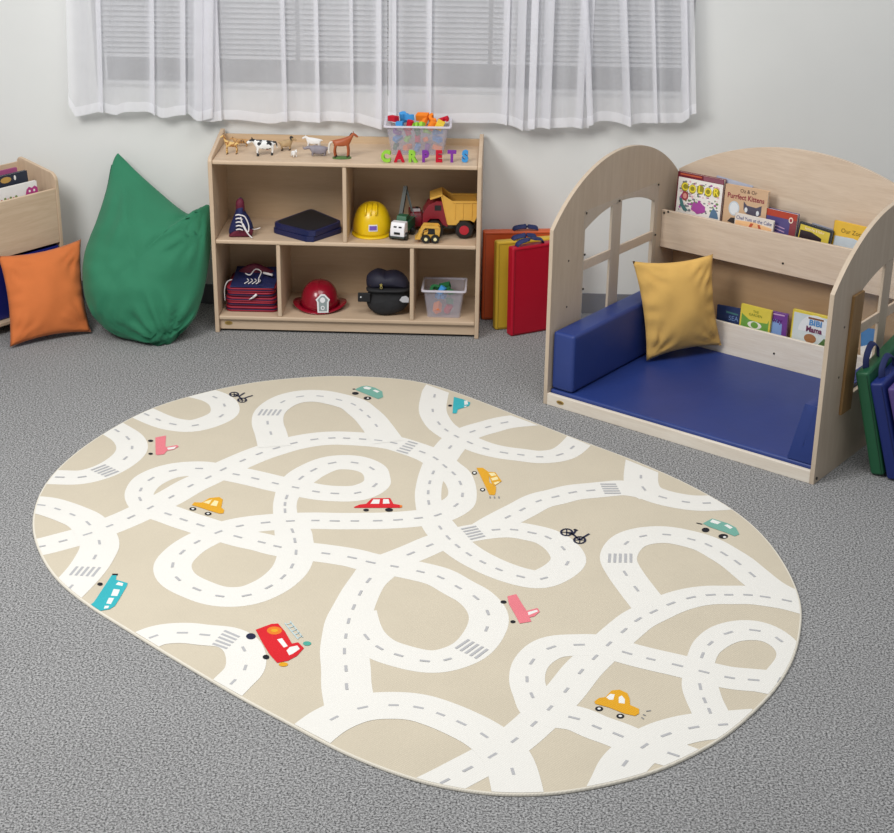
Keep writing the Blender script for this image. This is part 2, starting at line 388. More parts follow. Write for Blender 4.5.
def clip(poly):
    n = len(CLIP)
    for i in range(n):
        a, b = CLIP[i], CLIP[(i+1) % n]; ex, ey = b.x-a.x, b.y-a.y
        sd = [ex*(p.y-a.y)-ey*(p.x-a.x) for p in poly]
        if min(sd) >= 0: continue
        new = []
        for k in range(len(poly)):
            p, q_ = poly[k-1], poly[k]; sp1, sq = sd[k-1], sd[k]
            if (sp1 >= 0) != (sq >= 0): tt = sp1/(sp1-sq); new.append(p+(q_-p)*tt)
            if sq >= 0: new.append(q_)
        poly = new
        if len(poly) < 3: return []
    return poly
RC = sum((p for p in OUT), Vector((0, 0)))/len(OUT)
def fabric(name, c, na=.05):
    m = bpy.data.materials.new(name); m.use_nodes = True; nt = m.node_tree; b = nt.nodes['Principled BSDF']
    tc = nt.nodes.new('ShaderNodeTexCoord'); mp = nt.nodes.new('ShaderNodeMapping'); nt.links.new(tc.outputs['Object'], mp.inputs[0])
    mp.inputs['Rotation'].default_value = (0, 0, .72)
    wv = nt.nodes.new('ShaderNodeTexWave'); wv.inputs['Scale'].default_value = 45; wv.inputs['Distortion'].default_value = 3; wv.inputs['Detail'].default_value = 2; wv.inputs['Detail Scale'].default_value = 4
    nz = nt.nodes.new('ShaderNodeTexNoise'); nz.inputs['Scale'].default_value = 5; nz.inputs['Detail'].default_value = 5
    nt.links.new(mp.outputs[0], wv.inputs['Vector']); nt.links.new(mp.outputs[0], nz.inputs['Vector'])
    r = nt.nodes.new('ShaderNodeValToRGB'); cc = rgb(*c); r.color_ramp.elements[0].position = .3; r.color_ramp.elements[1].position = .7
    r.color_ramp.elements[0].color = tuple(x*(1-na) for x in cc[:3])+(1,); r.color_ramp.elements[1].color = tuple(min(1, x*(1+na)) for x in cc[:3])+(1,)
    ad = nt.nodes.new('ShaderNodeMix'); ad.data_type = 'FLOAT'; ad.inputs[0].default_value = .4
    nt.links.new(nz.outputs['Fac'], ad.inputs[2]); nt.links.new(wv.outputs['Fac'], ad.inputs[3]); nt.links.new(ad.outputs[0], r.inputs[0])
    nt.links.new(r.outputs[0], b.inputs['Base Color']); b.inputs['Roughness'].default_value = .9; b.inputs['Specular IOR Level'].default_value = .15; b.inputs['Sheen Weight'].default_value = .1
    bp = nt.nodes.new('ShaderNodeBump'); bp.inputs['Strength'].default_value = .25; bp.inputs['Distance'].default_value = .002
    nt.links.new(wv.outputs['Fac'], bp.inputs['Height']); nt.links.new(bp.outputs[0], b.inputs['Normal'])
    return m
R_be = fabric('rug_beige', (201, 191, 171)); R_wh = fabric('rug_white', (227, 225, 219), .02); R_gr = fabric('rug_grey', (178, 178, 180), .03)
R_hem = fabric('rug_edge', (222, 216, 202), .03)
rcol = {'R': (222, 34, 44), 'T': (56, 184, 194), 't': (122, 180, 164), 'Y': (234, 172, 38), 'y': (250, 236, 178), 'W': (244, 244, 240), 'K': (26, 26, 34), 'P': (240, 132, 142), 'N': (34, 38, 66), 'O': (238, 130, 40), 'm': (84, 176, 158), 'L': (200, 222, 226), 'G': (150, 150, 152)}
RM = {k: fabric('rug_print_'+{'t': 'sage', 'y': 'cream', 'm': 'mint'}.get(k, k), tuple(x*.93 for x in v), .08) for k, v in rcol.items()}
ROADS = [
 ('A 480 150x;A 545 178;A 595 200;A 660 220;A 760 227;A 881 183;A 892 135;A 850 100;A 770 78x;A 700 70x', .118),
 ('A 350 215x;A 412 250;A 460 282;A 480 325;A 450 372;A 365 425x;A 255 457;A 155 457;A 90 455x', .122),
 ('A 10 773x;A 70 768;A 170 742;A 280 712;A 378 675;A 475 635;A 560 593;A 655 545;A 740 495;A 820 458;A 885 422;B 80 382;B 153 352;B 230 327;B 307 305;B 400 288;B 478 282;B 543 283;B 615 287;B 685 293;B 755 304;B 815 322x;B 882 345;C 48 373;C 88 408;C 128 440;C 158 483@.112;C 168 537@.106;C 140 582;C 57 627;B 865 640;B 773 648;B 683 652;B 580 653;B 490 653;B 405 651;B 292 653;B 182 660;B 65 675;A 865 702;A 768 747;A 703 792;E 658 90;E 682 152;E 768 198;E 870 230;F 97 227;F 197 188;F 260 143;F 300 95;F 318 33;B 312 740;B 302 697;B 275 650x@.092;B 268 607@.086;B 268 577@.086;B 275 547@.09;B 300 500x@.11;B 340 460;B 395 425;B 478 393;B 580 392;B 658 418@.11;B 680 455x@.098;B 672 493@.11;B 593 528;B 490 530;B 407 522;B 315 503;B 225 485;B 135 463;B 50 445;A 860 430x;A 780 418;A 660 427;A 562 465;A 517 513@.112;A 513 555@.105;A 560 595x;A 640 622;A 710 648;A 780 670;B 60 725;B 165 748;B 233 767;F 340 25x;F 450 38;F 570 57;F 650 78;F 757 96;F 875 120;G 70 145;G 148 190;G 228 235;G 282 303;G 276 375;G 210 465x;G 100 513;G 0 520;F 775 493;F 690 461;F 632 412;F 605 360x;F 590 300x', .128),
 ('F 700 95x;F 640 160@.128;F 605 215@.130;F 575 278@.136;F 552 340@.148;F 540 408;F 533 475;F 541 553;F 543 633;F 560 720x', .150),
 ('F 660 105x;B 835 797;C 20 762;C 110 730x;C 215 705x;C 318 692;C 398 692;C 478 706;C 550 726;C 618 775;G 640 82;G 530 152;G 428 142;G 330 110;G 258 77;G 195 42;C 145 765;C 103 727;C 68 683;C 35 630x@.11;C 16 570@.098;C 14 525@.098;C 21 480@.098;C 36 437@.105;C 70 380x;C 112 323;C 155 280x;C 212 253;C 282 233;C 355 213;C 440 203x;C 540 195x', .122),
 ('C 70 40x;C 50 70x;C 43 92;C 33 160;C 62 217;C 95 247;C 140 275;C 200 303;C 272 330;C 353 348;C 428 357;C 512 367;C 603 357;C 658 325;C 700 280x', .115),
 ('C 260 700x;C 310 668x;C 370 635;C 435 602;C 508 563;C 583 545;C 660 525;C 740 517;C 830 508x;D 60 214x;D 150 228x;D 235 257;D 340 278;D 430 283;D 550 275x', .126),
 ('D 150 60x;D 137 168;D 150 218;D 190 245x', .13),
 ('D 880 742x;D 790 718;D 692 702;D 617 693;D 530 693;D 450 693;D 362 705;D 272 732;D 195 768;D 125 803;H 18 182;G 822 443;G 760 503;G 697 566;G 632 650;G 558 730;G 487 800;J 378 315;J 280 384;J 168 444;J 68 497;J -30 545x', .122),
 ('D 830 720x;D 720 668x;D 635 602;D 570 548;D 510 510;D 440 470;D 365 445;D 253 423;D 147 430;D 73 460;D 35 527x;D 68 597;D 117 665;D 180 745x', .127),
 ('H 780 425x;H 700 412x;H 597 403;H 490 393;H 375 367;H 257 337;H 137 310;H 32 283;G 790 450x;G 690 447;G 563 458;G 477 522@.112;G 455 602@.108;G 478 672@.112;G 530 750x;G 668 773;J 745 257;J 840 290;H 110 700x;H 237 735;H 380 790x', .126),
 ('J 800 560x;J 830 500x;J 870 418;H 110 697;H 205 648;H 330 615;H 458 603;H 620 590x', .135),
 ('H 420 600x;H 400 540;H 378 495;H 358 433;H 352 365x@.092;H 368 292@.088;H 403 240@.100;H 483 192@.115;H 603 180@.122;H 712 222@.095;H 765 300x@.085;H 712 405;H 690 470x', .110),
 ('A -30 578x;A 75 582;A 145 600;A 212 625;A 283 662;A 335 750;E 312 55;E 270 118x;E 203 190;E 130 260x', .135),
 ('E 450 480x;E 575 408;E 705 393;E 803 403;F 20 415x;F 85 465;F 92 550;F 37 612;F -40 690x', .122),
 ('F 330 900x;F 400 835x;F 487 775;F 615 727;F 755 717;F 865 727;G 70 758;G 162 797;J 243 293;J 330 370x;J 370 453;J 395 560x', .140),
 ('B 220 320x;B 205 260;B 190 215;B 200 165x;B 258 120;B 335 97;B 425 95;B 510 112;B 575 132;B 608 158;B 643 187;B 675 225;B 730 300x', .128),
]
CROSS = [('a',(110,365),(375,265),(350,475),(600,380)),('b',(240,370),(315,260),(570,370),(645,265)),('c',(200,258),(470,205),(360,440),(625,375)),('d',(205,510),(220,310),(690,510),(690,310)),('e',(150,380),(260,250),(480,400),(595,260)),('f',(345,195),(615,310),(140,425),(400,515)),('g',(175,385),(390,240),(490,545),(690,395)),('h',(230,210),(580,210),(320,412),(690,412)),('B',(818,297),(860,309),(768,337),(818,351))]
rug = thing('area_rug', 'large oval beige and white rug printed with winding toy roads', 'rug', (RC.x, RC.y, 0))
q = MB(); n = len(OUT)
prof = [(0, .0005), (-.001, .004), (.0005, .0075), (.003, .0092), (.006, .009)]
vs = []
for d, z in prof: vs += [(p.x-RC.x, p.y-RC.y, z) for p in inset(OUT, d)]
fs = [(k*n+i, k*n+(i+1) % n, (k+1)*n+(i+1) % n, (k+1)*n+i) for k in range(len(prof)-1) for i in range(n)]
q.add(vs, fs, R_hem)
q.poly([(p.x-RC.x, p.y-RC.y, .0005) for p in OUT], R_be)
q.poly([(p.x-RC.x, p.y-RC.y, .009) for p in INN], R_be)
def flat(poly, z, m):
    c = clip([Vector((p[0], p[1])) for p in poly])
    if len(c) >= 3: q.poly([(p.x-RC.x, p.y-RC.y, z) for p in c], m)
zl = .00912
for txt, wd in ROADS:
    pts = []
    for tk in txt.split(';'):
        tk, _, ww = tk.partition('@'); c, a, b_ = tk.split(); dash = not b_.endswith('x'); pts.append((rp(c, float(a), float(b_.rstrip('x'))), dash, float(ww) if ww else wd))
    N = 6; cl = [Vector((p.x, p.y)) for p in spline([(p[0].x, p[0].y, 0) for p in pts], N)]; WD = [p.x for p in spline([(p[2], 0, 0) for p in pts], N)]
    for _ in range(3): cl = [cl[0]]+[(cl[i-1]+cl[i]*2+cl[i+1])/4 for i in range(1, len(cl)-1)]+[cl[-1]]
    T = [(cl[min(i+1, len(cl)-1)]-cl[max(i-1, 0)]).normalized() for i in range(len(cl))]
    L = [cl[i]+Vector((-T[i].y, T[i].x))*WD[i]/2 for i in range(len(cl))]; Rr = [cl[i]-Vector((-T[i].y, T[i].x))*WD[i]/2 for i in range(len(cl))]
    for i in range(len(cl)-1):
        zz = zl+(i % 2)*.000006+i*2e-7
        flat([Rr[i]-T[i]*.002, Rr[i+1]+T[i+1]*.002, L[i+1]+T[i+1]*.002, L[i]-T[i]*.002], zz, R_wh)
    zl += .00006
    for k, (p, dsh, _) in enumerate(pts):
        if not dsh: continue
        i = k*N; i = min(i, len(cl)-1); t_ = T[i]; nn = Vector((-t_.y, t_.x)); c = cl[i]
        hl, hw_ = .0165*random.uniform(.85, 1.1), .0045
        flat([c-t_*hl-nn*hw_, c+t_*hl-nn*hw_, c+t_*hl+nn*hw_, c-t_*hl+nn*hw_], .0105, R_gr)
for c, a0, a1, b0, b1_ in CROSS:
    A0, A1, B0, B1 = rp(c, *a0), rp(c, *a1), rp(c, *b0), rp(c, *b1_)
    for k in range(5):
        s0 = A0.lerp(B0, k/4); s1 = A1.lerp(B1, k/4); t_ = (s1-s0).normalized(); nn = Vector((-t_.y, t_.x))*.0048
        flat([s0-nn, s1-nn, s1+nn, s0+nn], .0105, R_gr)
def rpoly(c, pts, m, z=.0107): flat([rp(c, *p) for p in pts], z, RM[m])
def rell(c, x, y, a, b_, m, z=.0107, n=14): rpoly(c, [(x+a*math.cos(2*math.pi*i/n), y+b_*math.sin(2*math.pi*i/n)) for i in range(n)], m, z)
def rline(c, pts, wpx, m, z=.0109):
    for (x0, y0), (x1, y1) in zip(pts, pts[1:]):
        a, b_ = rp(c, x0, y0), rp(c, x1, y1); t_ = (b_-a).normalized(); nn = Vector((-t_.y, t_.x))*(wpx/2)
        flat([a-nn, b_-nn, b_+nn, a+nn], z, RM[m])
# prints on the rug: bus, fire engine, cars, pick-ups, bicycles
rpoly('bus', [(590,85),(665,85),(655,150),(830,200),(820,240),(710,430),(640,540),(560,590),(380,620),(240,555),(330,480)], 'T')
for c in ([(650,225),(690,185),(765,205),(750,245)], [(620,290),(715,300),(675,395),(580,390)], [(550,420),(630,425),(580,515),(510,505)], [(490,540),(555,540),(540,575),(475,585)]): rpoly('bus', c, 'W', .0109)
rpoly('bus', [(600,60),(685,60),(680,85),(600,85)], 'K'); rell('bus', 418, 215, 42, 24, 'K'); rell('bus', 205, 530, 40, 28, 'K')
rpoly('fire', [(175,225),(350,160),(425,155),(500,240),(580,380),(650,365),(715,430),(640,515),(540,570),(415,595),(330,500),(250,370)], 'R')
rell('fire', 385, 235, 85, 45, 'O', .0109); rell('fire', 385, 235, 40, 18, 'Y', .0111)
rpoly('fire', [(415,335),(470,320),(535,410),(490,425)], 'W', .0109); rpoly('fire', [(520,460),(555,420),(640,402),(668,440),(590,495),(550,512)], 'W', .0109)
rell('fire', 122, 298, 55, 35, 'N'); rell('fire', 290, 530, 38, 26, 'K'); rell('fire', 750, 378, 46, 24, 'm'); rell('fire', 485, 612, 52, 24, 'Y')
rline('fire', [(500,150),(650,330)], .004, 'L'); rline('fire', [(560,130),(700,310)], .004, 'L')
for k in range(5): rline('fire', [(515+k*33,165+k*38),(575+k*30,150+k*36)], .004, 'L')
for cc, pp in (('pk', [[(275,140),(465,105),(455,290),(500,360),(430,440),(310,455),(280,440)], [(470,310),(660,275),(695,300),(600,355),(500,375)], [(485,325),(650,300),(610,345),(500,358)], (190,198,48,20), (190,430,42,18)]),
               ('pk2', [[(220,120),(380,80),(480,250),(560,370),(650,570),(440,605),(370,470),(250,260)], [(560,380),(760,330),(800,395),(700,480),(600,500)], [(585,405),(745,362),(770,390),(600,460)], (152,220,55,28), (320,573,48,26)])):
    rpoly(cc, pp[0], 'P'); rpoly(cc, pp[1], 'P', .0108); rpoly(cc, pp[2], 'W', .0109); rell(cc, *pp[3], 'K'); rell(cc, *pp[4], 'K')
rpoly('y1', [(110,250),(150,205),(270,210),(400,135),(560,120),(615,160),(590,290),(640,330),(625,385),(560,390),(380,335),(200,275)], 'Y')
rpoly('y1', [(290,205),(440,160),(390,235)], 'y', .0109); rpoly('y1', [(410,255),(480,175),(545,190),(515,270)], 'y', .0109)
for x, y in ((128, 312), (375, 390)): rell('y1', x, y, 58, 27, 'K'); rell('y1', x, y, 24, 12, 'W', .0109)
rpoly('rd', [(120,240),(200,205),(290,195),(370,120),(620,115),(665,195),(760,210),(785,235),(760,250),(130,250)], 'R')
rpoly('rd', [(350,195),(390,135),(480,135),(470,195)], 'W', .0109); rpoly('rd', [(520,195),(525,130),(600,132),(615,192)], 'W', .0109)
rell('rd', 290, 280, 40, 18, 'K'); rell('rd', 605, 278, 55, 24, 'K'); rpoly('rd', [(755,212),(785,215),(785,245),(755,245)], 'O', .0109)
rpoly('y2', [(210,150),(330,150),(440,230),(450,420),(575,500),(570,600),(550,655),(450,650),(380,500),(290,310)], 'Y')
rpoly('y2', [(420,225),(560,235),(680,400),(560,480),(500,450)], 'Y', .0108)
for c in ([(435,250),(540,245),(580,290),(490,310)], [(480,345),(590,315),(620,365),(510,390)], [(525,430),(600,405),(655,410),(560,465)]): rpoly('y2', c, 'y', .0109)
for x, y in ((175, 245), (325, 555)): rell('y2', x, y, 48, 32, 'K'); rell('y2', x, y, 26, 17, 'W', .0109)
for x in (460, 540, 625): rline('y2', [(x, 680), (x+8, 715)], .005, 'G')
rpoly('y3', [(120,215),(180,170),(260,160),(340,75),(440,65),(540,110),(570,180),(575,260),(690,310),(690,370),(640,400),(500,370),(300,290),(130,245)], 'Y')
rpoly('y3', [(270,165),(320,120),(380,125),(360,195),(310,195)], 'W', .0109); rpoly('y3', [(430,160),(470,140),(510,190),(505,245),(430,235)], 'W', .0109)
for x, y in ((180, 308), (450, 402)): rell('y3', x, y, 52, 30, 'K'); rell('y3', x, y, 22, 13, 'W', .0109)
for a_, b_ in (((780,340),(840,330)), ((740,380),(775,395)), ((720,415),(750,440))): rline('y3', [a_, b_], .004, 'G')
rpoly('g1', [(200,190),(330,130),(440,120),(600,160),(740,235),(760,345),(660,385),(500,320),(240,215)], 't')
rpoly('g1', [(360,150),(430,135),(530,165),(480,200),(380,180)], 'W', .0109); rpoly('g1', [(550,215),(600,200),(690,235),(640,260)], 'W', .0109)
rell('g1', 205, 270, 68, 28, 'K'); rell('g1', 445, 367, 78, 32, 'K'); rell('g1', 455, 370, 22, 14, 'W', .0109); rell('g1', 175, 186, 28, 10, 'K')
rpoly('g2', [(180,200),(340,115),(450,150),(610,200),(740,270),(800,380),(720,415),(560,350),(300,260)], 't')
rpoly('g2', [(300,175),(345,130),(490,180),(430,215)], 'W', .0109); rpoly('g2', [(540,230),(600,215),(690,270),(640,292)], 'W', .0109)
rell('g2', 228, 308, 65, 38, 'K'); rell('g2', 525, 415, 82, 40, 'K'); rell('g2', 550, 430, 28, 15, 'W', .0109); rline('g2', [(75,190),(170,212)], .006, 'K')
rpoly('tl', [(310,160),(530,220),(680,290),(650,360),(500,410),(400,440),(370,530),(280,530),(290,370)], 'T')
rpoly('tl', [(540,250),(610,245),(630,330),(545,340)], 'W', .0109); rpoly('tl', [(530,365),(610,360),(560,400)], 'W', .0109); rell('tl', 225, 355, 46, 22, 'K')
def bike(c, w1, w2, a, b_, k):
    for (x, y) in (w1, w2):
        pts = [(x+a*math.cos(2*math.pi*i/16), y+b_*math.sin(2*math.pi*i/16)) for i in range(17)]; rline(c, pts, .0075, 'N')
        rline(c, [(x-a, y), (x+a, y)], .004, 'N'); rline(c, [(x, y-b_), (x, y+b_)], .004, 'N')
    rline(c, k[0], .008, 'N'); rline(c, k[1], .008, 'N'); rline(c, k[2], .008, 'N')
bike('b1', (270, 215), (450, 345), 95, 48, ([(270,215),(390,270),(450,345)], [(380,260),(490,190),(510,180)], [(500,300),(600,265),(690,240)]))
bike('b2', (230, 250), (490, 405), 112, 68, ([(230,250),(370,300),(490,405)], [(350,300),(410,220),(380,190),(450,215)], [(490,405),(580,340),(680,280)]))
q.build('rug_top', rug, weld=False)

# ================================================================ CUBBY SHELF
SX, SY, SD, SW = -1.332, 7.082, .378, 1.22
sh = thing('toy_shelf', 'pale birch cubby shelf full of toys below the window', 'shelf', (SX, SY, 0))
TH = .019; ZT = .8144; ZM = .447; ZB = .081
def side_poly(): return [(0, 0), (SD, 0), (SD, .868), (SD-.02, .872), (.055, .832), (.015, .826), (0, .812)]
for x in (0, SW-TH):
    q = MB(); q.prism([(a, b) for a, b in side_poly()], x, x+TH, M_birch, 'x'); q.build('side_panel', sh, bevel=.004)
q = MB(); q.box((TH, .004, ZT-TH), (SW-TH, SD, ZT), M_birchx); q.build('top_board', sh, bevel=.005)
q = MB(); q.box((TH, .004, ZM-TH), (SW-TH, SD-.01, ZM), M_birchx); q.build('shelf_board', sh, bevel=.005)
q = MB(); q.box((TH, .004, ZB-TH), (SW-TH, SD-.01, ZB), M_birchx); q.build('bottom_board', sh, bevel=.005)
q = MB(); q.box((TH, .02, .012), (SW-TH, .035, ZB-TH), M_birchx); q.build('kick_board', sh, bevel=.002)
q = MB(); q.box((TH, SD-.012, .03), (SW-TH, SD, .846), wood('birch_back', (198, 173, 142), 'x', .06)); q.build('back_panel', sh)
for x, z0, z1 in ((.608, ZM, ZT-TH), (.302, ZB, ZM-TH), (.911, ZB, ZM-TH)):
    q = MB(); q.box((x-TH/2, .008, z0), (x+TH/2, SD-.012, z1), M_birch); q.build('divider', sh, bevel=.004)
q = MB(); q.prism(ellipse(.06, .042, .018, .009), .0175, .02, M_brass, 'y'); q.prism(ellipse(.06, .042, .013, .0025, 12), .017, .0178, mat('badge_brown', (110, 80, 40), .5), 'y'); q.build('badge', sh)

# ---- stuff in and on the shelf
def solid(name, label, cat, loc, rz=0, group=None): return thing(name, label, cat, loc, rz, group)
# plush helper: inflated outline
def inflate(q, outline, P, T, m, rings=10, back=1.0, wr=0, wf=10, power=.5, seed=0, centre=None, mf=None):
    """outline: closed list of 2D points; P(x,y,h)->3D"""
    N = len(outline); c = centre or (sum(p[0] for p in outline)/N, sum(p[1] for p in outline)/N)
    for side in (1, -1):
        vs = []; fs = []
        for j in range(rings+1):
            r_ = math.sin(math.pi/2*j/rings)
            for p in outline:
                x = c[0]+(p[0]-c[0])*r_; y = c[1]+(p[1]-c[1])*r_
                h = T*max(0, 1-r_**2.2)**power*(1 if side > 0 else back)
                if wr: h += wr*noise.noise(Vector((x*wf+seed, y*wf, side)))*min(1, h/(T*.3)+.15)+wr*.5*noise.noise(Vector((x*wf*2.3+seed, y*wf*2.3, side+5)))*min(1, h/(T*.3)+.1)
                vs.append(P(x, y, side*h))
        for j in range(rings):
            for i in range(N): fs.append((j*N+i, j*N+(i+1) % N, (j+1)*N+(i+1) % N, (j+1)*N+i))
        q.add(vs, fs, m)
def skin_mesh(name, verts, edges, m, parent=None, sub=2, root=0):
    """continuous body grown from a skeleton; verts: (x,y,z,r)"""
    me = bpy.data.meshes.new(name); bm = bmesh.new(); lay = bm.verts.layers.skin.verify()
    bv = []
    for i, v in enumerate(verts):
        b_ = bm.verts.new(v[:3]); b_[lay].radius = (v[3], v[3]); b_[lay].use_root = (i == root); bv.append(b_)
    for a, b_ in edges: bm.edges.new((bv[a], bv[b_]))
    bm.to_mesh(me); bm.free(); me.materials.append(m)
    o = bpy.data.objects.new(name, me); col.objects.link(o)
    s_ = o.modifiers.new('skin', 'SKIN'); s_.use_smooth_shade = True
    u = o.modifiers.new('sub', 'SUBSURF'); u.levels = sub; u.render_levels = sub
    if parent: o.parent = parent
    return o
def quadruped(name, label, loc, rz, L, H, rb, m, neck=(.3, .55), head=.16, leg=.09, tail=.6, headdrop=.1, ears=None, hoof=None, group='plastic toy animals'):
    """faces +x; L body length, H shoulder height, rb body radius; neck=(forward,up) as fraction of H"""
    t = thing(name, label, 'toy animal', loc, rz, group)
    hb = L/2; y = rb*.62; lr = leg*H
    v = [(-hb, 0, H-rb, rb*.9), (0, 0, H-rb*1.1, rb), (hb*.9, 0, H-rb, rb*.95),
         (hb+neck[0]*H*.5, 0, H-rb*.5+neck[1]*H*.5, rb*.5), (hb+neck[0]*H, 0, H-rb*.3+neck[1]*H, rb*.42),
         (hb+neck[0]*H+head*H, 0, H-rb*.3+neck[1]*H-headdrop*H, rb*.34), (hb+neck[0]*H+head*H*1.9, 0, H-rb*.3+neck[1]*H-headdrop*H*2, rb*.24)]
    e = [(0, 1), (1, 2), (2, 3), (3, 4), (4, 5), (5, 6)]
    for sx_, base, kn in ((-1, 0, -.05), (1, 2, .03)):
        for sy2 in (-1, 1):
            st = .04*H*sy2; k = len(v); x = sx_*hb*.92
            v += [(x, sy2*y, H-rb*1.7, lr*1.3), (x+kn*H+st, sy2*y, H*.32, lr*.75), (x+st, sy2*y, lr*.6, lr*.7)]
            e += [(base, k), (k, k+1), (k+1, k+2)]
    k = len(v); v += [(-hb-rb*.9, 0, H-rb*.6, rb*.16), (-hb-rb*1.2, 0, H-rb*.6-tail*H*.6, rb*.12)]; e += [(0, k), (k, k+1)]
    v = [(a, b_, c, max(d*1.2, .0012)) for a, b_, c, d in v]
    skin_mesh('body', v, e, m, t)
    hx, hz_ = hb+neck[0]*H, H-rb*.3+neck[1]*H
    q = MB()
    for s_ in (-1, 1): q.ball((hx+rb*.05, s_*rb*.32, hz_+rb*.42), (rb*.12, rb*.1, rb*.25), ears or m, 8, 6)
    q.build('ears', t, smooth=True)
    if hoof:
        for sx_ in (-1, 1):
            for s_ in (-1, 1): q = MB(); q.lathe([(lr*1.1, 0), (lr*.95, lr*1.5)], hoof, 10, c=(sx_*hb*.92+.04*H*s_, s_*y, 0)); q.build('hoof', t, smooth=True)
    return t, hx, hz_, rb
M_gir = mat('giraffe_coat', (226, 190, 120), .5, noise_scale=120, c2=(158, 100, 48), thresh=(.5, .54))
M_chee = mat('leopard_coat', (186, 140, 84), .5, noise_scale=160, c2=(92, 62, 36), thresh=(.56, .6))
M_cow = mat('cow_coat', (238, 238, 236), .5, noise_scale=32, c2=(22, 22, 26), thresh=(.47, .49))
M_ram = mat('ram_coat', (178, 150, 110), .6, noise_amt=.15, noise_scale=60)
M_rhino = mat('rhino_hide', (138, 132, 140), .6, noise_amt=.12, noise_scale=80)
M_horse = mat('chestnut_coat', (166, 84, 44), .45, noise_amt=.08)
M_lamb = mat('white_wool', (235, 234, 232), .8, bump=.4, bump_scale=400)
M_black = mat('black_plastic', (24, 24, 26), .4); M_dk = mat('dark_brown', (58, 38, 26), .6)
zt = ZT+.0002
def tp(px, py, z=ZT): p = fl(px, py, z); return (p.x, p.y, z+.0003)
t, hx, hz_, rb = quadruped('toy_giraffe', 'small spotted toy giraffe standing at the shelf top left end', tp(232, 154), math.pi+.2, .045, .055, .010, M_gir, neck=(.22, .62), head=.16, leg=.05, tail=.4, hoof=M_dk)
q = MB()
for s_ in (-1, 1): q.tube([(hx, s_*.002, hz_+.003), (hx, s_*.002, hz_+.009)], .001, M_dk, 6)
q.build('horns', t)
quadruped('toy_leopard', 'small brown spotted toy big cat just behind the giraffe', tp(241, 147), math.pi+.15, .055, .038, .010, M_chee, neck=(.22, .22), head=.2, leg=.09, tail=.3)
t, hx, hz_, rb = quadruped('toy_cow', 'black and white patched toy cow on the shelf top', tp(265, 155), math.pi+.35, .070, .068, .0185, M_cow, neck=(.3, .14), head=.2, leg=.075, tail=.7, hoof=M_black, ears=M_black)
q = MB(); q.ball((-.012, 0, .028), (.008, .007, .007), mat('udder_pink', (226, 170, 160), .5), 10, 8); q.build('udder', t, smooth=True)
t, hx, hz_, rb = quadruped('toy_ram', 'small tan toy ram with dark horns behind the white lamb', tp(286, 150), .25, .038, .046, .0145, M_ram, neck=(.3, .22), head=.2, leg=.09, tail=.15, hoof=M_dk)
q = MB()
for s_ in (-1, 1):
    q.tube(spline([(hx, s_*.003, hz_+.004), (hx-.006, s_*.008, hz_+.008), (hx-.012, s_*.011, hz_+.002), (hx-.008, s_*.012, hz_-.005)], 4), .0024, M_black, 8)
q.build('horns', t, smooth=True)
quadruped('toy_lamb', 'tiny white toy lamb in front of the ram', tp(294, 157), -1.0, .024, .028, .010, M_lamb, neck=(.3, .3), head=.2, leg=.1, tail=.2)
quadruped('toy_sheep', 'white toy sheep standing behind the grey rhinoceros', tp(314, 148), math.pi, .05, .046, .013, M_lamb, neck=(.25, .2), head=.2, leg=.08, tail=.2)
t, hx, hz_, rb = quadruped('toy_rhinoceros', 'grey toy rhinoceros facing left beside the horse', tp(319, 156), math.pi+.1, .056, .048, .0175, M_rhino, neck=(.32, -.05), head=.28, leg=.11, tail=.3, headdrop=.08)
q = MB(); X = hx+.28*.045*1.9; q.tube([(X, 0, hz_-.008), (X+.003, 0, hz_), (X+.004, 0, hz_+.008)], [.0028, .002, .0006], M_rhino, 8); q.build('horn', t)
hp = tp(342, 158)
t, hx, hz_, rb = quadruped('toy_horse', 'chestnut toy horse standing on a green oval base', (hp[0], hp[1]-.003, hp[2]+.006), .12, .060, .082, .0155, M_horse, neck=(.26, .34), head=.14, leg=.055, tail=.1, hoof=M_dk)
q = MB(); q.lathe([(.043, -.006), (.041, -.001), (.02, .0)], mat('grass_green', (84, 118, 62), .8, noise_amt=.3, noise_scale=90), 24, 1, .55); q.build('grass_base', t, smooth=True)
q = MB(); wt = mat('horse_tail_white', (220, 214, 204), .7)
q.tube(spline([(-.04, 0, .07), (-.054, .0, .06), (-.058, 0, .03), (-.055, 0, .016)], 4), .0048, wt, 8); q.build('tail', t, smooth=True)
q = MB(); q.tube(spline([(.03, 0, .083), (.038, 0, .098), (.046, 0, .108)], 4), (.002, .004), M_dk, 8); q.build('mane', t, smooth=True)

# foam letters
FOAM = {'lime': (150, 205, 70), 'red': (196, 30, 52), 'purple': (128, 58, 158), 'blue': (70, 152, 216), 'orange': (240, 132, 40), 'yellow': (240, 205, 70), 'green': (46, 112, 66)}
def foam(k): return mat('foam_'+k, FOAM[k], .8, .2, bump=.1, bump_scale=500)
for ch, k, px in (('C', 'lime', 386), ('A', 'red', 399.3), ('R', 'lime', 412.5), ('P', 'purple', 425.3), ('E', 'red', 438.7), ('T', 'purple', 451.8), ('S', 'blue', 465)):
    p = fl(px, 162, ZT)
    t = thing('foam_letter', f'{FOAM and k} foam letter {ch} standing in the row in front of the foam block tub', 'letter', (p.x, p.y, ZT+.0003), .0, 'foam letters spelling a word')
    q = MB(); Mx = Matrix.Translation((0, 0, .0262)) @ Matrix.Rotation(math.radians(90), 4, 'X'); Mx = Matrix.Rotation(random.uniform(-.12, .12), 4, 'Z') @ Mx
    q.text(ch, .066, Mx, foam(k), ext=.010, bold=.0035, sx=.88)
    zmin = min(v.z for v in q.v)
    for v in q.v: v.z -= zmin
    q.build('letter_body', t, bevel=.001)

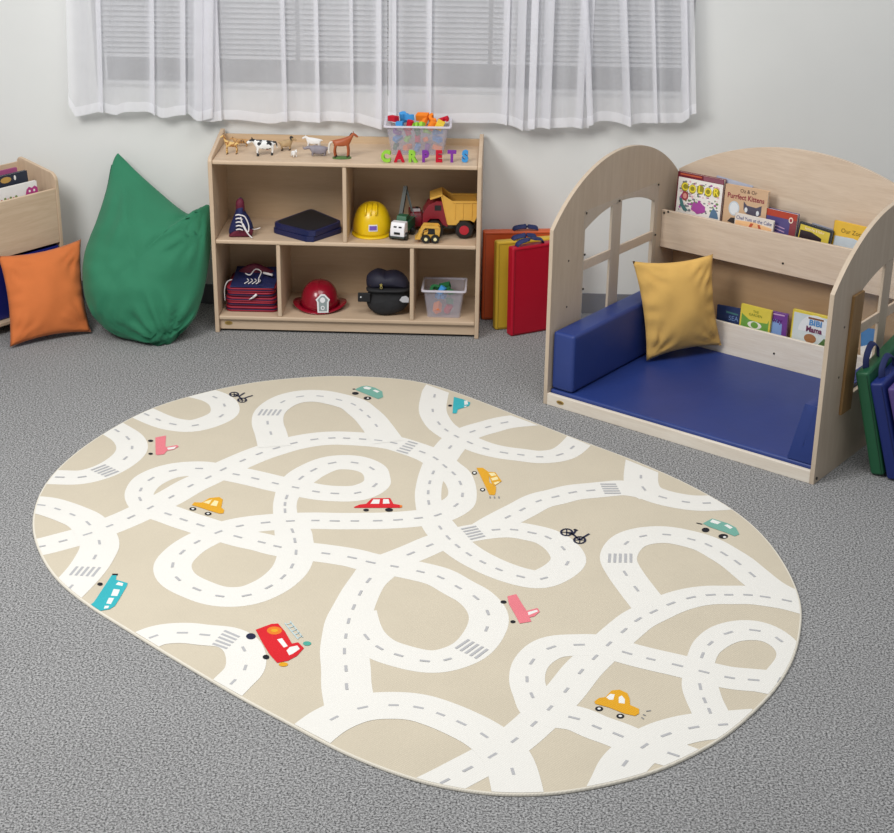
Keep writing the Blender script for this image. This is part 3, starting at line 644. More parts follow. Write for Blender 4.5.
# plastic tubs
M_tub = clear_mat('clear_tub_plastic', (214, 210, 222), .24, .2); M_tubrim = clear_mat('tub_rim_plastic', (232, 228, 238), .72, .2)
def tub(name, label, loc, rz, wb, db, wt_, dt, h, parent=None):
    t = thing(name, label, 'tub', loc, rz)
    q = MB(); th = .0018
    def loop(wd, dp, z, r=.012): return [(x, y, z) for x, y in rrect(-wd/2, -dp/2, wd/2, dp/2, r, 3)]
    L = [loop(wb, db, 0), loop(wt_, dt, h), loop(wt_-2*th, dt-2*th, h), loop(wb-2*th, db-2*th, th)]; n = len(L[0])
    q.add([p for l in L for p in l], [(k*n+i, k*n+(i+1) % n, (k+1)*n+(i+1) % n, (k+1)*n+i) for k in range(3) for i in range(n)]+[tuple(range(n))[::-1], tuple(3*n+i for i in range(n))], M_tub)
    q.build('tub_body', t, smooth=False)
    q = MB()
    L = [loop(wt_+.001, dt+.001, h-.008), loop(wt_+.02, dt+.02, h-.008), loop(wt_+.02, dt+.02, h), loop(wt_+.001, dt+.001, h)]
    q.add([p for l in L for p in l], [(k*n+i, k*n+(i+1) % n, ((k+1) % 4)*n+(i+1) % n, ((k+1) % 4)*n+i) for k in range(4) for i in range(n)], M_tubrim)
    q.build('rim', t, bevel=.001)
    return t
a = fl(391, 155, ZT); b_ = fl(443, 156, ZT); tw = (b_-a).length
TC = Vector(((a.x+b_.x)/2, a.y+.085, ZT+.0003))
tub('storage_tub', 'clear plastic tub heaped with foam blocks on the shelf top', TC, .03, tw, .155, tw+.05, .19, .137)
def block(label, loc, rot, kind, k, s, group):
    o = thing('foam_block', label, 'foam block', loc, 0, group); o.rotation_euler = rot
    q = MB(); mm = foam(k)
    if kind == 0: q.box((-s, -s*.6, -s*.5), (s, s*.6, s*.5), mm)
    elif kind == 1: q.prism([(-s, -s*.6), (s, -s*.6), (s, s*.2), (s*.3, s*.2), (s*.3, s*.8), (-s*.3, s*.8), (-s*.3, s*.2), (-s, s*.2)], -s*.4, s*.4, mm)
    elif kind == 2: q.lathe([(s*.6, -s*.8), (s*.6, s*.8)], mm, 18)
    elif kind == 3: q.prism(arc(0, 0, s, 0, math.pi, 10)+arc(0, 0, s*.45, math.pi, 0, 8), -s*.45, s*.45, mm)
    else: q.prism([(-s, -s*.5), (s, -s*.5), (s, s*.5), (s*.7, s*.5), (s*.7, 0), (s*.3, 0), (s*.3, s*.5), (-s*.1, s*.5), (-s*.1, 0), (-s*.5, 0), (-s*.5, s*.5), (-s, s*.5)], -s*.35, s*.35, mm)
    q.build('block_body', o, bevel=.0012)
TOPB = [(-.112, -.01, .137, 'red', 0, 'left rear corner'), (-.07, .03, .135, 'blue', 2, 'left rear'), (-.035, .0, .145, 'blue', 3, 'tall left middle'), (-.08, -.06, .122, 'blue', 0, 'left front'), (-.035, -.055, .12, 'red', 2, 'front left middle'), (.005, -.065, .124, 'lime', 4, 'front middle'),
        (.02, .0, .146, 'orange', 0, 'top of the heap centre'), (.025, -.05, .13, 'orange', 1, 'front right of centre'), (.075, -.01, .142, 'orange', 3, 'right of centre heap'), (.065, -.06, .122, 'orange', 2, 'front right'), (.115, -.02, .138, 'red', 4, 'right rear corner'), (.1, -.055, .122, 'yellow', 0, 'front right corner')]
for i, (x, y, z, k, kd, wh) in enumerate(TOPB):
    block(f'{k} foam block at the {wh} of the heaped tub', TC+Vector((x, y, z+.012)), (random.uniform(-.5, .5), random.uniform(-.5, .5), random.uniform(0, 3)), kd, k, random.uniform(.023, .029), 'foam blocks on top of the tub heap')
cols = ['green', 'orange', 'blue', 'purple', 'orange', 'blue', 'lime', 'red', 'orange', 'blue', 'purple', 'red', 'green', 'lime', 'blue']
k_ = 0
for iz, z in enumerate((.028, .068, .1)):
    for ix in range(5):
        block(f'{cols[k_]} foam block behind the tub front wall, {("bottom", "middle", "upper")[iz]} layer, {("far left", "left of centre", "centre", "right of centre", "far right")[ix]}', TC+Vector((-.09+.045*ix, -.045, z)), (random.uniform(-.5, .5), random.uniform(-.4, .4), random.uniform(0, 3)), random.choice((0, 2, 3)), cols[k_], .021, 'foam blocks inside the tub'); k_ += 1

# green cubby tub
a = fl(427, 318, ZB); b_ = fl(460, 319, ZB); TC2 = Vector(((a.x+b_.x)/2, a.y+.085, ZB+.0003)); tw = (b_-a).length
tub('storage_tub', 'small clear plastic tub of green toys in the lower right cubby', TC2, 0, tw, .15, tw+.035, .18, .138)
for i, (x, y, z, k, nm) in enumerate([(-.042, -.03, .118, 'green', 'left'), (-.012, -.04, .12, 'blue', 'left centre'), (.035, -.03, .12, 'green', 'right'), (.0, .02, .12, 'green', 'rear'), (-.03, -.05, .04, 'orange', 'low left'), (.02, -.045, .035, 'red', 'low middle'), (.036, -.045, .075, 'green', 'low right'), (-.02, .02, .07, 'blue', 'inner')]):
    block(f'{k} toy piece {nm} inside the small clear tub', TC2+Vector((x, y, z)), (random.uniform(-.6, .6), random.uniform(-.5, .5), random.uniform(0, 3)), (3, 2, 3, 0, 0, 2, 3, 1)[i], k, .026, 'toy pieces in the small clear tub')

# hard hat
p = fl(370.5, 239, ZM); HC = (p.x, p.y+.098, ZM+.0003)
t = thing('hard_hat', 'yellow toy hard hat with a purple sticker', 'hard hat', HC)
M_yel = mat('yellow_plastic', (228, 190, 20), .28, .5)
q = MB(); prof = [(.088, .0), (.0885, .02)]+[(.0885*math.cos(a*math.pi/2/9)**.72, .02+.125*math.sin(a*math.pi/2/9)) for a in range(1, 9)]+[(.012, .1445), (.002, .145)]
q.lathe(prof, M_yel, 40, 1, 1.05); q.build('shell', t, smooth=True)
q = MB()
for x0 in (-.022, 0, .022):
    q.tube([(x0*(1.2-.2*i/11), -.09*math.cos(i/11*math.pi*.8-.1)*1.02, .03+.119*math.sin(min(math.pi/2, i/11*math.pi*.8))) for i in range(3, 7)], .0045, M_yel, 8)
q.build('ridges', t, smooth=True)
q = MB(); vs = []
N = 30
for k in range(N+1):
    a = math.pi+math.pi*k/N
    for r_, z in ((1.0, .006), (1.0, .012), (1.0+.16*math.sin(math.pi*k/N)+.03, .004), (1.0+.16*math.sin(math.pi*k/N)+.03, .0)): vs.append((.089*r_*math.cos(a), .094*r_*math.sin(a), z))
q.add(vs, [(k*4+j, k*4+(j+1) % 4, (k+1)*4+(j+1) % 4, (k+1)*4+j) for k in range(N) for j in range(4)], M_yel); q.build('brim', t, smooth=True)
q = MB()
def onhat(a, z, r_=.0905): rr = r_*math.cos(math.asin(max(0, min(1, (z-.02)/.125))))**.72; return (rr*math.sin(a), -rr*1.05*math.cos(a), z)
for (a0, a1, z0, z1, mm, e) in ((-.1, .36, .034, .064, M_white, .0905), (-.06, .32, .039, .059, mat('sticker_purple', (112, 84, 176), .4), .0915)):
    q.grid(lambda u, v: onhat(a0+(a1-a0)*u, z0+(z1-z0)*v, e), 6, 4, mm)
q.build('sticker', t)

# crane truck (white cab, green body, grey boom)
p = fl(397, 241, ZM); M_wh2 = mat('white_plastic', (236, 234, 238), .35); M_grn = mat('green_plastic', (44, 96, 68), .4); M_gy = mat('grey_plastic', (56, 62, 58), .45)
t = thing('toy_crane_truck', 'small toy crane truck with white cab and green body', 'toy truck', (p.x, p.y+.002, ZM+.0003), -.28)
q = MB(); q.prism([(0, .018), (.05, .018), (.05, .082), (.014, .082), (.0, .05)], -.034, .034, M_wh2, 'x'); q.build('cab', t, bevel=.004)
q = MB()
for x in (-.018, .006): q.box((x, -.0005+.0045, .054), (x+.014, .01, .066), M_black)
q.box((-.014, -.003, .03), (.014, .004, .04), M_black); q.box((-.034, -.004, .012), (.034, .004, .02), M_gy); q.build('windshield', t)
q = MB(); q.box((-.032, .052, .03), (.032, .16, .075), M_grn); q.prism([(.052, .075), (.11, .075), (.1, .1), (.06, .1)], -.024, .024, M_grn, 'x'); q.build('truck_body', t, bevel=.003)
q = MB(); q.tube([(-.018, .1, .09), (-.012, .15, .215)], .012, M_gy, 4); q.tube([(-.012, .15, .215), (.03, .12, .11)], .006, M_gy, 4); q.tube([(-.008, .15, .212), (.045, .10, .10), (.06, .1, .09)], .0022, M_gy, 6); q.build('boom', t)
for x, y in ((-.034, .025), (.034, .025), (-.034, .12), (.034, .12)):
    q = MB(); q.lathe([(.006, -.008), (.018, -.008), (.0185, 0), (.018, .008), (.006, .008)], M_black, 20, c=(x, y, .0185), axis='x'); q.lathe([(.009, -.009), (.009, .009)], M_gy, 12, c=(x, y, .0185), axis='x'); q.build('wheel', t, smooth=False)
# small red fire truck
p = fl(416, 233, ZM); M_red = mat('red_plastic', (128, 16, 34), .35, .5)
t = thing('toy_fire_truck', 'small dark red toy truck beside the crane truck', 'toy truck', (p.x, p.y+.03, ZM+.0003), .15)
q = MB(); q.prism([(0, .02), (.11, .02), (.11, .085), (.02, .085), (.0, .055)], -.028, .028, M_red, 'x'); q.build('cab', t, bevel=.004)
q = MB(); q.box((-.02, .03, .085), (.02, .045, .096), M_wh2); q.box((.0, .05, .085), (.015, .06, .1), M_black); q.build('roof_light', t)
for x, y in ((-.028, .022), (.028, .022), (-.028, .085), (.028, .085)):
    q = MB(); q.lathe([(.015, -.006), (.0155, 0), (.015, .006)], M_black, 18, c=(x, y, .0155), axis='x'); q.build('wheel', t)
# skid steer
p = fl(430, 243, ZM); M_yl2 = mat('dull_yellow_plastic', (222, 172, 74), .45)
t = thing('toy_loader', 'small yellow toy loader with black wheels in front of the dump truck', 'toy loader', (p.x, p.y+.02, ZM+.0003), .05)
q = MB(); q.prism([(-.03, .02), (.04, .02), (.046, .062), (.036, .075), (-.005, .055), (-.03, .045)], -.02, .02, M_yl2, 'y'); q.build('loader_body', t, bevel=.002)
q = MB()
for y in (-.024, .02): q.prism([(.045, .068), (.036, .08), (-.03, .082), (-.044, .06), (-.048, .03), (-.038, .03), (-.034, .058), (-.024, .07), (.034, .068)], y, y+.005, M_yl2, 'y')
q.build('lift_arms', t, bevel=.001)
q = MB(); q.prism([(-.07, .018), (-.045, .018), (-.04, .05), (-.05, .052), (-.056, .034)], -.03, .03, M_yl2, 'y'); q.build('bucket', t, bevel=.001)
q = MB(); q.prism([(-.014, .04), (.022, .04), (.02, .066), (-.006, .066)], -.0205, .0205, M_black, 'y'); q.build('cab', t)
for x in (-.02, .022):
    for y in (-.026, .026):
        q = MB(); q.lathe([(.006, -.007), (.019, -.007), (.0205, 0), (.019, .007), (.006, .007)], M_black, 20, c=(x, y, .0205), axis='y'); q.lathe([(.008, -.008), (.008, .008)], mat('cream_hub', (238, 226, 170), .4), 12, c=(x, y, .0205), axis='y'); q.build('wheel', t)
# dump truck
p = fl(463, 239, ZM); M_truckred = mat('truck_maroon', (132, 26, 40), .4)
t = thing('toy_dump_truck', 'big yellow toy dump truck with maroon cab and red hubs', 'toy truck', (p.x, p.y+.075, ZM+.0003), .06)
WR = .042
for x, y in ((-.135, -.06), (-.135, .06), (0, -.06), (0, .06)):
    q = MB(); q.lathe([(.02, -.018), (.038, -.018), (.042, -.012), (.042, .012), (.038, .018), (.02, .018)], M_black, 28, c=(x, y, WR), axis='y')
    hub = mat('red_hub', (178, 30, 48), .4); q.lathe([(.006, -.0195), (.022, -.0185), (.022, .0185)], hub, 20, c=(x, y, WR), axis='y'); q.build('wheel', t)
q = MB(); q.box((-.17, -.03, .035), (.05, .03, .055), M_black); q.box((-.1, -.045, .04), (-.05, .045, .06), M_gy); q.build('chassis', t, bevel=.002)
q = MB(); q.prism([(-.19, .05), (-.17, .07), (-.155, .088), (-.115, .088), (-.098, .06), (-.075, .05), (-.075, .165), (-.125, .17), (-.165, .15), (-.188, .11)], -.056, .056, M_truckred, 'y'); q.build('cab', t, bevel=.006)
q = MB(); q.box((-.135, -.0575, .128), (-.105, .0575, .152), M_black); q.build('window', t)
for s_ in (-1, 1):
    pass
q = MB()  # bed: open hopper
def bedloop(z, x0, x1, yy): return [(x0, -yy, z), (x1, -yy, z), (x1, yy, z), (x0, yy, z)]
o1 = [(-.078, -.05, .072), (.06, -.05, .072), (.06, .05, .072), (-.078, .05, .072)]
q.prism([(-.075, .062), (-.03, .062), (-.02, .085), (.025, .085), (.045, .075), (.058, .1), (.060, .172), (-.05, .172), (-.078, .19), (-.1, .205)], -.066, -.058, M_yl2, 'y')
q.prism([(-.075, .062), (-.03, .062), (-.02, .085), (.025, .085), (.045, .075), (.058, .1), (.060, .172), (-.05, .172), (-.078, .19), (-.1, .205)], .058, .066, M_yl2, 'y')
q.box((-.075, -.06, .062), (-.02, .06, .07), M_yl2); q.box((-.025, -.06, .082), (.05, .06, .09), M_yl2)
q.hexa([(.042, -.06, .08), (.048, -.06, .078), (.048, .06, .078), (.042, .06, .08), (.055, -.06, .155), (.060, -.06, .155), (.060, .06, .155), (.055, .06, .155)], M_yl2)
q.hexa([(-.078, -.06, .065), (-.07, -.06, .065), (-.07, .06, .065), (-.078, .06, .065), (-.108, -.06, .2), (-.1, -.06, .2), (-.1, .06, .2), (-.108, .06, .2)], M_yl2)
q.hexa([(-.155, -.062, .178), (-.1, -.062, .196), (-.1, .062, .196), (-.155, .062, .178), (-.157, -.062, .186), (-.1, -.062, .206), (-.1, .062, .206), (-.157, .062, .186)], M_yl2)
for x in (-.045, -.01, .03): q.box((x, -.069, .09), (x+.006, -.065, .168), M_yl2)
q.box((-.052, -.07, .166), (.061, -.056, .175), M_yl2); q.box((-.052, .056, .166), (.061, .07, .175), M_yl2)
q.build('dump_bed', t, bevel=.0015)

# lacing shoe toy
M_navy = mat('navy_cloth', (26, 34, 84), .7, bump=.2, bump_scale=300); M_mar = mat('maroon_cloth', (96, 16, 44), .7, bump=.2, bump_scale=300); M_lace = mat('white_lace', (230, 226, 226), .8)
p = fl(240, 239, ZM); SYY = p.y+.06
t = thing('lacing_shoe', 'navy and maroon lacing shoe toy with white laces', 'toy shoe', (p.x, SYY, ZM+.0003), .1)
def cz(px, py, s=7.15, ox=220, oy=190): pp = wl(ox+px/s, oy+py/s, SYY-.02); return (pp.x-p.x, max(0, pp.z-ZM-.012))
ol = [cz(*a) for a in [(140,38),(165,60),(172,130),(205,185),(230,250),(225,310),(180,345),(90,345),(58,290),(75,220),(105,140),(115,60)]]
ol = [(a.x, max(0, a.y)) for a in spline([(x, y, 0) for x, y in ol], 3, True)]
q = MB(); inflate(q, ol, lambda x, y, h: (x, h-.1*y, y), .042, M_navy, 8); q.build('upper', t, smooth=True)
q = MB(); q.prism([(-.062, .002), (.045, .002), (.055, .03), (.05, .012), (.02, .0), (-.04, .0)][:3]+[(.02, .05), (-.03, .035)], -.038, .03, M_mar, 'y'); q.build('toe_cap', t, bevel=.008)
q = MB(); tg = [cz(*a) for a in [(140,36),(168,60),(170,140),(135,150),(112,120),(112,60)]]; inflate(q, [(a.x, a.y) for a in spline([(x, y, 0) for x, y in tg], 3, True)], lambda x, y, h: (x, h-.1*y-.012, y), .022, M_mar, 5); q.build('tongue', t, smooth=True)
q = MB()
for k in range(5): q.tube(spline([(-.022, -.05, .04+k*.017), (-.008, -.056, .045+k*.017), (.008, -.05, .038+k*.017)], 3), .0032, M_lace, 6)
q.tube(spline([(0, -.052, .11), (.02, -.05, .1), (.035, -.05, .06), (.03, -.055, .03), (.01, -.055, .07)], 5), .003, M_lace, 6)
q.tube(spline([(.0, -.052, .1), (.01, -.055, .06), (.03, -.058, .025), (.05, -.06, .003)], 5), .003, M_lace, 6)
q.tube(spline([(.035, -.02, .035), (.06, -.01, .03), (.085, 0, .034)], 4), .002, M_lace, 6)
q.build('laces', t, smooth=True)

# navy lap pads
M_pad = mat('black_pad_top', (26, 27, 33), .6, bump=.1); M_pads = mat('navy_pad_edge', (22, 30, 78), .4)
zt_ = ZM+.052
c4 = [fl(273.5, 222, zt_), fl(311, 233, zt_), fl(341.5, 221, zt_), fl(311, 208.5, zt_)]
cc = sum(c4, Vector())/4
for k in range(2):
    z0 = ZM+.0003+k*.0265
    t = thing('lap_pad', ('lower', 'upper')[k]+' black and navy square lap pad of the stack of two', 'pad', (cc.x, cc.y, z0), 0, 'square pads stacked on the middle shelf')
    L = [(Vector((a.x-cc.x, a.y-cc.y)))*(1.03 if k else 1.06) for a in c4]
    L = [Matrix.Rotation((-.05, .0)[k], 2) @ a for a in L]
    rr = []
    for i in range(4):
        a, b_, c_ = L[i-1], L[i], L[(i+1) % 4]
        p0 = b_+(a-b_).normalized()*.03; p1 = b_+(c_-b_).normalized()*.03
        for s_ in range(5): u = s_/4; rr.append(p0*(1-u)**2+b_*2*u*(1-u)+p1*u*u)
    xmax = -.724-.013-cc.x
    rr = [Vector((min(a.x, xmax), max(a.y, SY+.004-cc.y))) for a in rr]
    q = MB(); q.prism([(a.x, a.y) for a in rr], 0, .025, M_pads); q.build('pad_body', t, bevel=.008, seg=3)
    q = MB(); q.prism([(a.x*.9, a.y*.9) for a in rr], .0245, .0255, M_pad); q.build('pad_top', t)

# fire helmet
p = fl(322, 315, ZB); HC = (p.x-.022, p.y+.115, ZB+.0003)
M_fh = mat('red_helmet_plastic', (140, 12, 36), .25, .5, coat=.3)
t = thing('fire_helmet', 'red toy fire helmet with a white front shield', 'helmet', HC)
q = MB(); prof = [(.087, .004), (.088, .03)]+[(.088*math.cos(a*math.pi/2/8)**.75, .028+.100*math.sin(a*math.pi/2/8)) for a in range(1, 8)]+[(.012, .1275), (.002, .128)]; q.lathe(prof, M_fh, 40, 1, 1.15); q.build('crown', t, smooth=True)
q = MB(); vs = []; N = 48
for k in range(N):
    a = 2*math.pi*k/N; ca, sa = math.cos(a), math.sin(a); dz = .022*abs(ca)**2
    for r_, z in ((.08, .014), (.118, .006+dz), (.119, .003+dz), (.08, .008)): vs.append((r_*ca*1.06, r_*sa*1.0, z))
q.add(vs, [(k*4+j, k*4+(j+1) % 4, ((k+1) % N)*4+(j+1) % 4, ((k+1) % N)*4+j) for k in range(N) for j in range(4)], M_fh); q.build('brim', t, smooth=True)
q = MB(); q.tube([(0, -.0955*(1 if math.cos(a) > 0 else -1)*abs(math.cos(a))**.75, .028+.1*math.sin(a)) for a in [i/16*math.pi for i in range(17)]], .003, M_fh, 8); q.build('ridge', t, smooth=True)
tl_ = .25; Mx = Matrix.Rotation(.12, 4, 'Z') @ Matrix.Translation((.012, -.106, .05)) @ Matrix.Rotation(-tl_, 4, 'X')
q = MB(); q.T = Mx; q.prism([(-.024, -.04), (.026, -.04), (.028, .01), (.034, .02), (.01, .045), (-.008, .045), (-.032, .02), (-.026, .01)], -.003, .003, M_white, 'y')
gm = mat('silver_print', (138, 150, 150), .4); q.prism([(-.018, -.034), (.02, -.034), (.02, .008), (.026, .018), (.008, .038), (-.006, .038), (-.024, .018), (-.018, .008)], -.0038, -.0028, gm, 'y')
q.prism(ellipse(0, .018, .012, .013), -.0045, -.0036, M_white, 'y'); q.prism(ellipse(0, -.018, .009, .010), -.0045, -.0036, M_white, 'y'); q.prism(ellipse(0, -.018, .005, .006), -.005, -.0044, gm, 'y')
q.T = Mx; q.build('shield', t)

# folded vest & police cap
M_bk = mat('black_cloth', (27, 27, 30), .75, noise_amt=.1, bump=.2, bump_scale=250); M_nv = mat('dark_navy_cloth', (24, 24, 44), .65, noise_amt=.1, bump=.2, bump_scale=250)
p = fl(385, 318, ZB); VY = p.y+.05
t = thing('folded_vest', 'black folded costume vest under the police cap', 'vest', (p.x, VY, ZB+.0003), 0)
def cz2(px, py): pp = wl(355+px/14.62, 265+py/14.62, VY-.03); return (pp.x-p.x, max(0, pp.z-ZB))
ol = [cz2(*a) for a in [(190,300),(400,290),(640,300),(780,330),(800,420),(790,560),(740,650),(620,720),(440,752),(320,735),(220,680),(160,590),(175,450)]]
ol = [(a.x, max(0, a.y)) for a in spline([(x, y, 0) for x, y in ol], 3, True)]
q = MB(); inflate(q, ol, lambda x, y, h: (x, h+.25*y, y), .05, M_bk, 8, wr=.004, wf=30, power=.35); q.build('vest_body', t, smooth=True)
q = MB(); a, b_ = cz2(40, 410), cz2(190, 545); q.box((a[0], -.03, b_[1]), (b_[0]+.01, -.018, a[1]), M_bk); q.build('tab', t, bevel=.003)
q = MB(); a = cz2(85, 470); q.ball((a[0], -.031, a[1]), (.004, .002, .004), M_white, 10, 6); q.build('snap', t, smooth=True)
q = MB(); a = [cz2(*k) for k in [(655,490),(690,440),(750,428),(795,460),(790,520),(700,520)]]; q.prism(a, -.058, -.052, mat('silver_plastic', (190, 190, 194), .35)); q.v = [Vector((v.x, v.z, v.y)) for v in q.v]; q.build('silver_buckle', t, bevel=.001)
pc = wl(388, 284, VY+.0)
t = thing('police_cap', 'dark navy toy police cap with a small gold badge', 'cap', (pc.x, VY+.025, pc.z-.01), 0)
q = MB(); ol = []
def cz3(px, py): pp = wl(355+px/14.62, 265+py/14.62, VY); return (pp.x-pc.x, pp.z-pc.z+.01)
ol = [cz3(*a) for a in [(160,210),(200,150),(300,103),(400,125),(440,140),(560,125),(670,155),(760,230),(785,320),(740,350),(450,335),(190,340)]]
ol = [(a.x, a.y) for a in spline([(x, y, 0) for x, y in ol], 3, True)]
inflate(q, ol, lambda x, y, h: (x, h+.2*y, y), .062, M_nv, 8, wr=.004, wf=25, power=.45); q.build('crown', t, smooth=True)
q = MB(); ol = [cz3(*a) for a in [(190,325),(450,318),(760,335),(770,375),(460,372),(190,372)]]
inflate(q, [(a.x, a.y) for a in spline([(x, y, 0) for x, y in ol], 3, True)], lambda x, y, h: (x, h+.1*y-.012, y), .056, M_bk, 5, power=.3); q.build('band', t, smooth=True)
q = MB(); gd = mat('gold_badge', (196, 180, 100), .35, metal=.5); a = cz3(390, 265)
st = [(a[0]+(.0075 if i % 2 == 0 else .0038)*math.sin(i*math.pi/5), a[1]+.004+(.0075 if i % 2 == 0 else .0038)*math.cos(i*math.pi/5)) for i in range(10)]
q.prism(st, -.0655, -.0605, gd, 'y'); q.prism(ellipse(a[0]+.001, a[1]-.008, .006, .007), -.065, -.0605, gd, 'y'); q.prism(ellipse(a[0]+.001, a[1]-.008, .0035, .0045), -.066, -.064, M_nv, 'y'); q.build('badge', t)

# folded lacing cloths
M_rdc = mat('red_cloth', (150, 18, 46), .6, noise_amt=.12, noise_scale=20, bump=.2, bump_scale=200)
p = fl(226, 313, ZB); pr = fl(277, 313, ZB); FX = (p.x+pr.x)/2-.003; FY = p.y+.14
lay = [('bottom', M_rdc, .026), ('second from the bottom', M_rdc, .023), ('third from the bottom', M_rdc, .023), ('fourth from the bottom', M_rdc, .023), ('topmost but one', M_rdc, .023)]
z = ZB+.0003
for i, (nm, mm, h) in enumerate(lay):
    t = thing('folded_vest', f'red folded lacing cloth, {nm} in the folded pile', 'folded cloth', (FX, FY, z), 0, 'folded red cloths in the lower left cubby')
    wd = .238-.003*i+(.006, -.006, .004, -.004, .003)[i]; dp = .24
    for half in range(2):
        q = MB(); pts = rrect(-wd/2, -dp/2, wd/2, dp/2, .03, 4); hh_ = h/2; nn = len(pts); vs = []
        prof = [(-.008, 0), (0, hh_*.3), (0, hh_*.7), (-.008, hh_)]
        for d, zz in prof:
            for x, y in pts:
                k = 1+d/(wd/2); wob = .003*math.sin(x*40+i*2+half)+.002*math.sin(y*30+i)
                sag = .004*noise.noise(Vector((x*14, y*14, i*3+half)))
                vs.append((x*k+wob*.5, y*k+.004*noise.noise(Vector((x*10, i, half*7))), max(0, zz+half*hh_+sag*(0 if i == 0 and half == 0 and zz == 0 else 1))))
        q.add(vs, [(k*nn+j, k*nn+(j+1) % nn, (k+1)*nn+(j+1) % nn, (k+1)*nn+j) for k in range(3) for j in range(nn)]+[tuple(range(nn))[::-1], tuple(3*nn+j for j in range(nn))], mm if half else (M_mar if i % 2 else mm)); q.build('folded_layer', t, smooth=True)
        if half == 0: q2 = MB(); q2.tube([(x, y, hh_) for x, y in pts[-6:]+pts[:7]], .0016, M_navy, 6); q2.build('piping', t, smooth=True)
    z += h
t = thing('folded_vest', 'navy folded lacing cloth with white laces topping the red pile', 'folded cloth', (FX+.005, FY, z), 0)
q = MB(); q.grid(lambda u, v: (-.1+.205*u, -.118+.22*v, .006+.012*v+.03*max(0, v-.55)+.004*noise.noise(Vector((u*5, v*5, 2)))), 16, 16, M_navy)
q.grid(lambda u, v: (-.1+.205*u, -.118+.22*v, .0+.0*v), 3, 3, M_navy)
q.grid(lambda u, v: (-.1+.205*u, -.118+.0*v, .0+.006*v), 3, 2, M_navy); q.build('cloth_body', t, smooth=True)
q = MB(); inflate(q, [(a.x, a.y) for a in spline([(-.1, .0, 0), (-.02, .07, 0), (.05, .04, 0), (.1, .0, 0), (.1, -.02, 0), (-.1, -.02, 0)], 4, True)], lambda x, y, h: (x, .06+h*.6, y*.7+.012), .035, M_mar, 5); q.build('collar', t, smooth=True)
q = MB()
for k in range(4): q.tube(spline([(-.035+k*.018, -.1, .014), (-.02+k*.018, -.07, .018), (-.03+k*.018, -.045, .019)], 4), .0025, M_lace, 6)
q.tube(spline([(-.045, .0, .03), (-.02, -.02, .03), (.0, .02, .045), (.03, .0, .04), (.025, -.05, .025), (.03, -.09, .02)], 5), .003, M_lace, 6)
q.tube([(.04, .0, .035), (.085, -.02, .032)], .006, M_lace, 8)
q.build('laces', t, smooth=True)
t = thing('shoe_lace', 'white cord end hanging at the left side of the folded pile', 'cord', (FX-.112, FY-.09, ZB+.0003))
q = MB(); q.tube(spline([(.02, .02, .14), (.0, .0, .135), (-.012, -.01, .1), (-.012, -.01, .045)], 5), .0025, M_lace, 6); q.build('cord', t, smooth=True)
t = thing('shoe_lace', 'white lace tip hanging over the front of the red folded pile', 'cord', (FX, FY-.128, ZB+.06))
q = MB(); q.tube([(.03, -.003, .032), (.012, -.003, .016)], .0055, M_lace, 8); q.tube([(.012, -.003, .016), (-.006, -.003, .006)], [.0045, .0015], M_lace, 6); q.build('lace_tip', t, smooth=True)

# ================================================================ FOAM MATS between shelf and nook
def seat_mat(label, loc, rz, wd, th, h, c, name_c, lean=0, group='folding seat mats', handle=None):
    t = thing('seat_mat', label, 'mat', loc, rz, group)
    mm = mat('vinyl_'+name_c, c, .38, .4, noise_amt=.03, noise_scale=5, bump=.1, bump_scale=20)
    q = MB(); k = math.tan(lean)
    q.hexa([(0, 0, 0), (wd, 0, 0), (wd, th, 0), (0, th, 0), (0, k*h, h), (wd, k*h, h), (wd, th+k*h, h), (0, th+k*h, h)], mm); q.build('cushion', t, bevel=.01, seg=3)
    q = MB(); dk = mat('vinyl_seam_'+name_c, tuple(int(a*.8) for a in c), .5)
    q.tube([(.012, -.0008+k*.01, .012), (wd-.012, -.0008+k*.01, .012), (wd-.012, k*(h-.01)-.0008, h-.012), (.012, k*(h-.01)-.0008, h-.012), (.012, -.0008+k*.01, .012)], .0015, dk, 6); q.build('seam', t)
    if handle is not None:
        q = MB(); x0, x1, hz2 = handle; y = th/2+k*h
        q.tube(spline([(x0, y, h-.004), (x0+.01, y-.01, h+hz2*.6), ((x0+x1)/2, y-.015, h+hz2), (x1-.01, y-.01, h+hz2*.6), (x1, y, h-.004)], 5), (.014, .002), M_strap, 8, flat=(1, 0, 0)); q.build('handle', t, smooth=True)
    return t
M_strap = mat('navy_webbing', (30, 42, 92), .7)
a = fl(511, 337); hR = wl(511, 248, a.y).z
seat_mat('red vinyl seat mat standing frontmost between shelf and nook', (a.x, a.y, 0), .52, .31, .048, hR-.004, (176, 8, 40), 'red', .015, handle=(.03, .17, .03))
a = fl(496, 331); hY = wl(494, 243, a.y).z
seat_mat('yellow vinyl seat mat behind the red one', (a.x-.004, a.y+.006, 0), .34, .31, .045, hY, (208, 172, 54), 'yellow', .015, handle=(.08, .2, .02))
a = fl(484, 322.5); hO = wl(484, 234, a.y).z
seat_mat('orange vinyl seat mat rearmost against the wall', (a.x-.012, a.y+.03, 0), .13, .33, .045, hO, (206, 92, 48), 'orange', .015, handle=(.14, .26, .02))

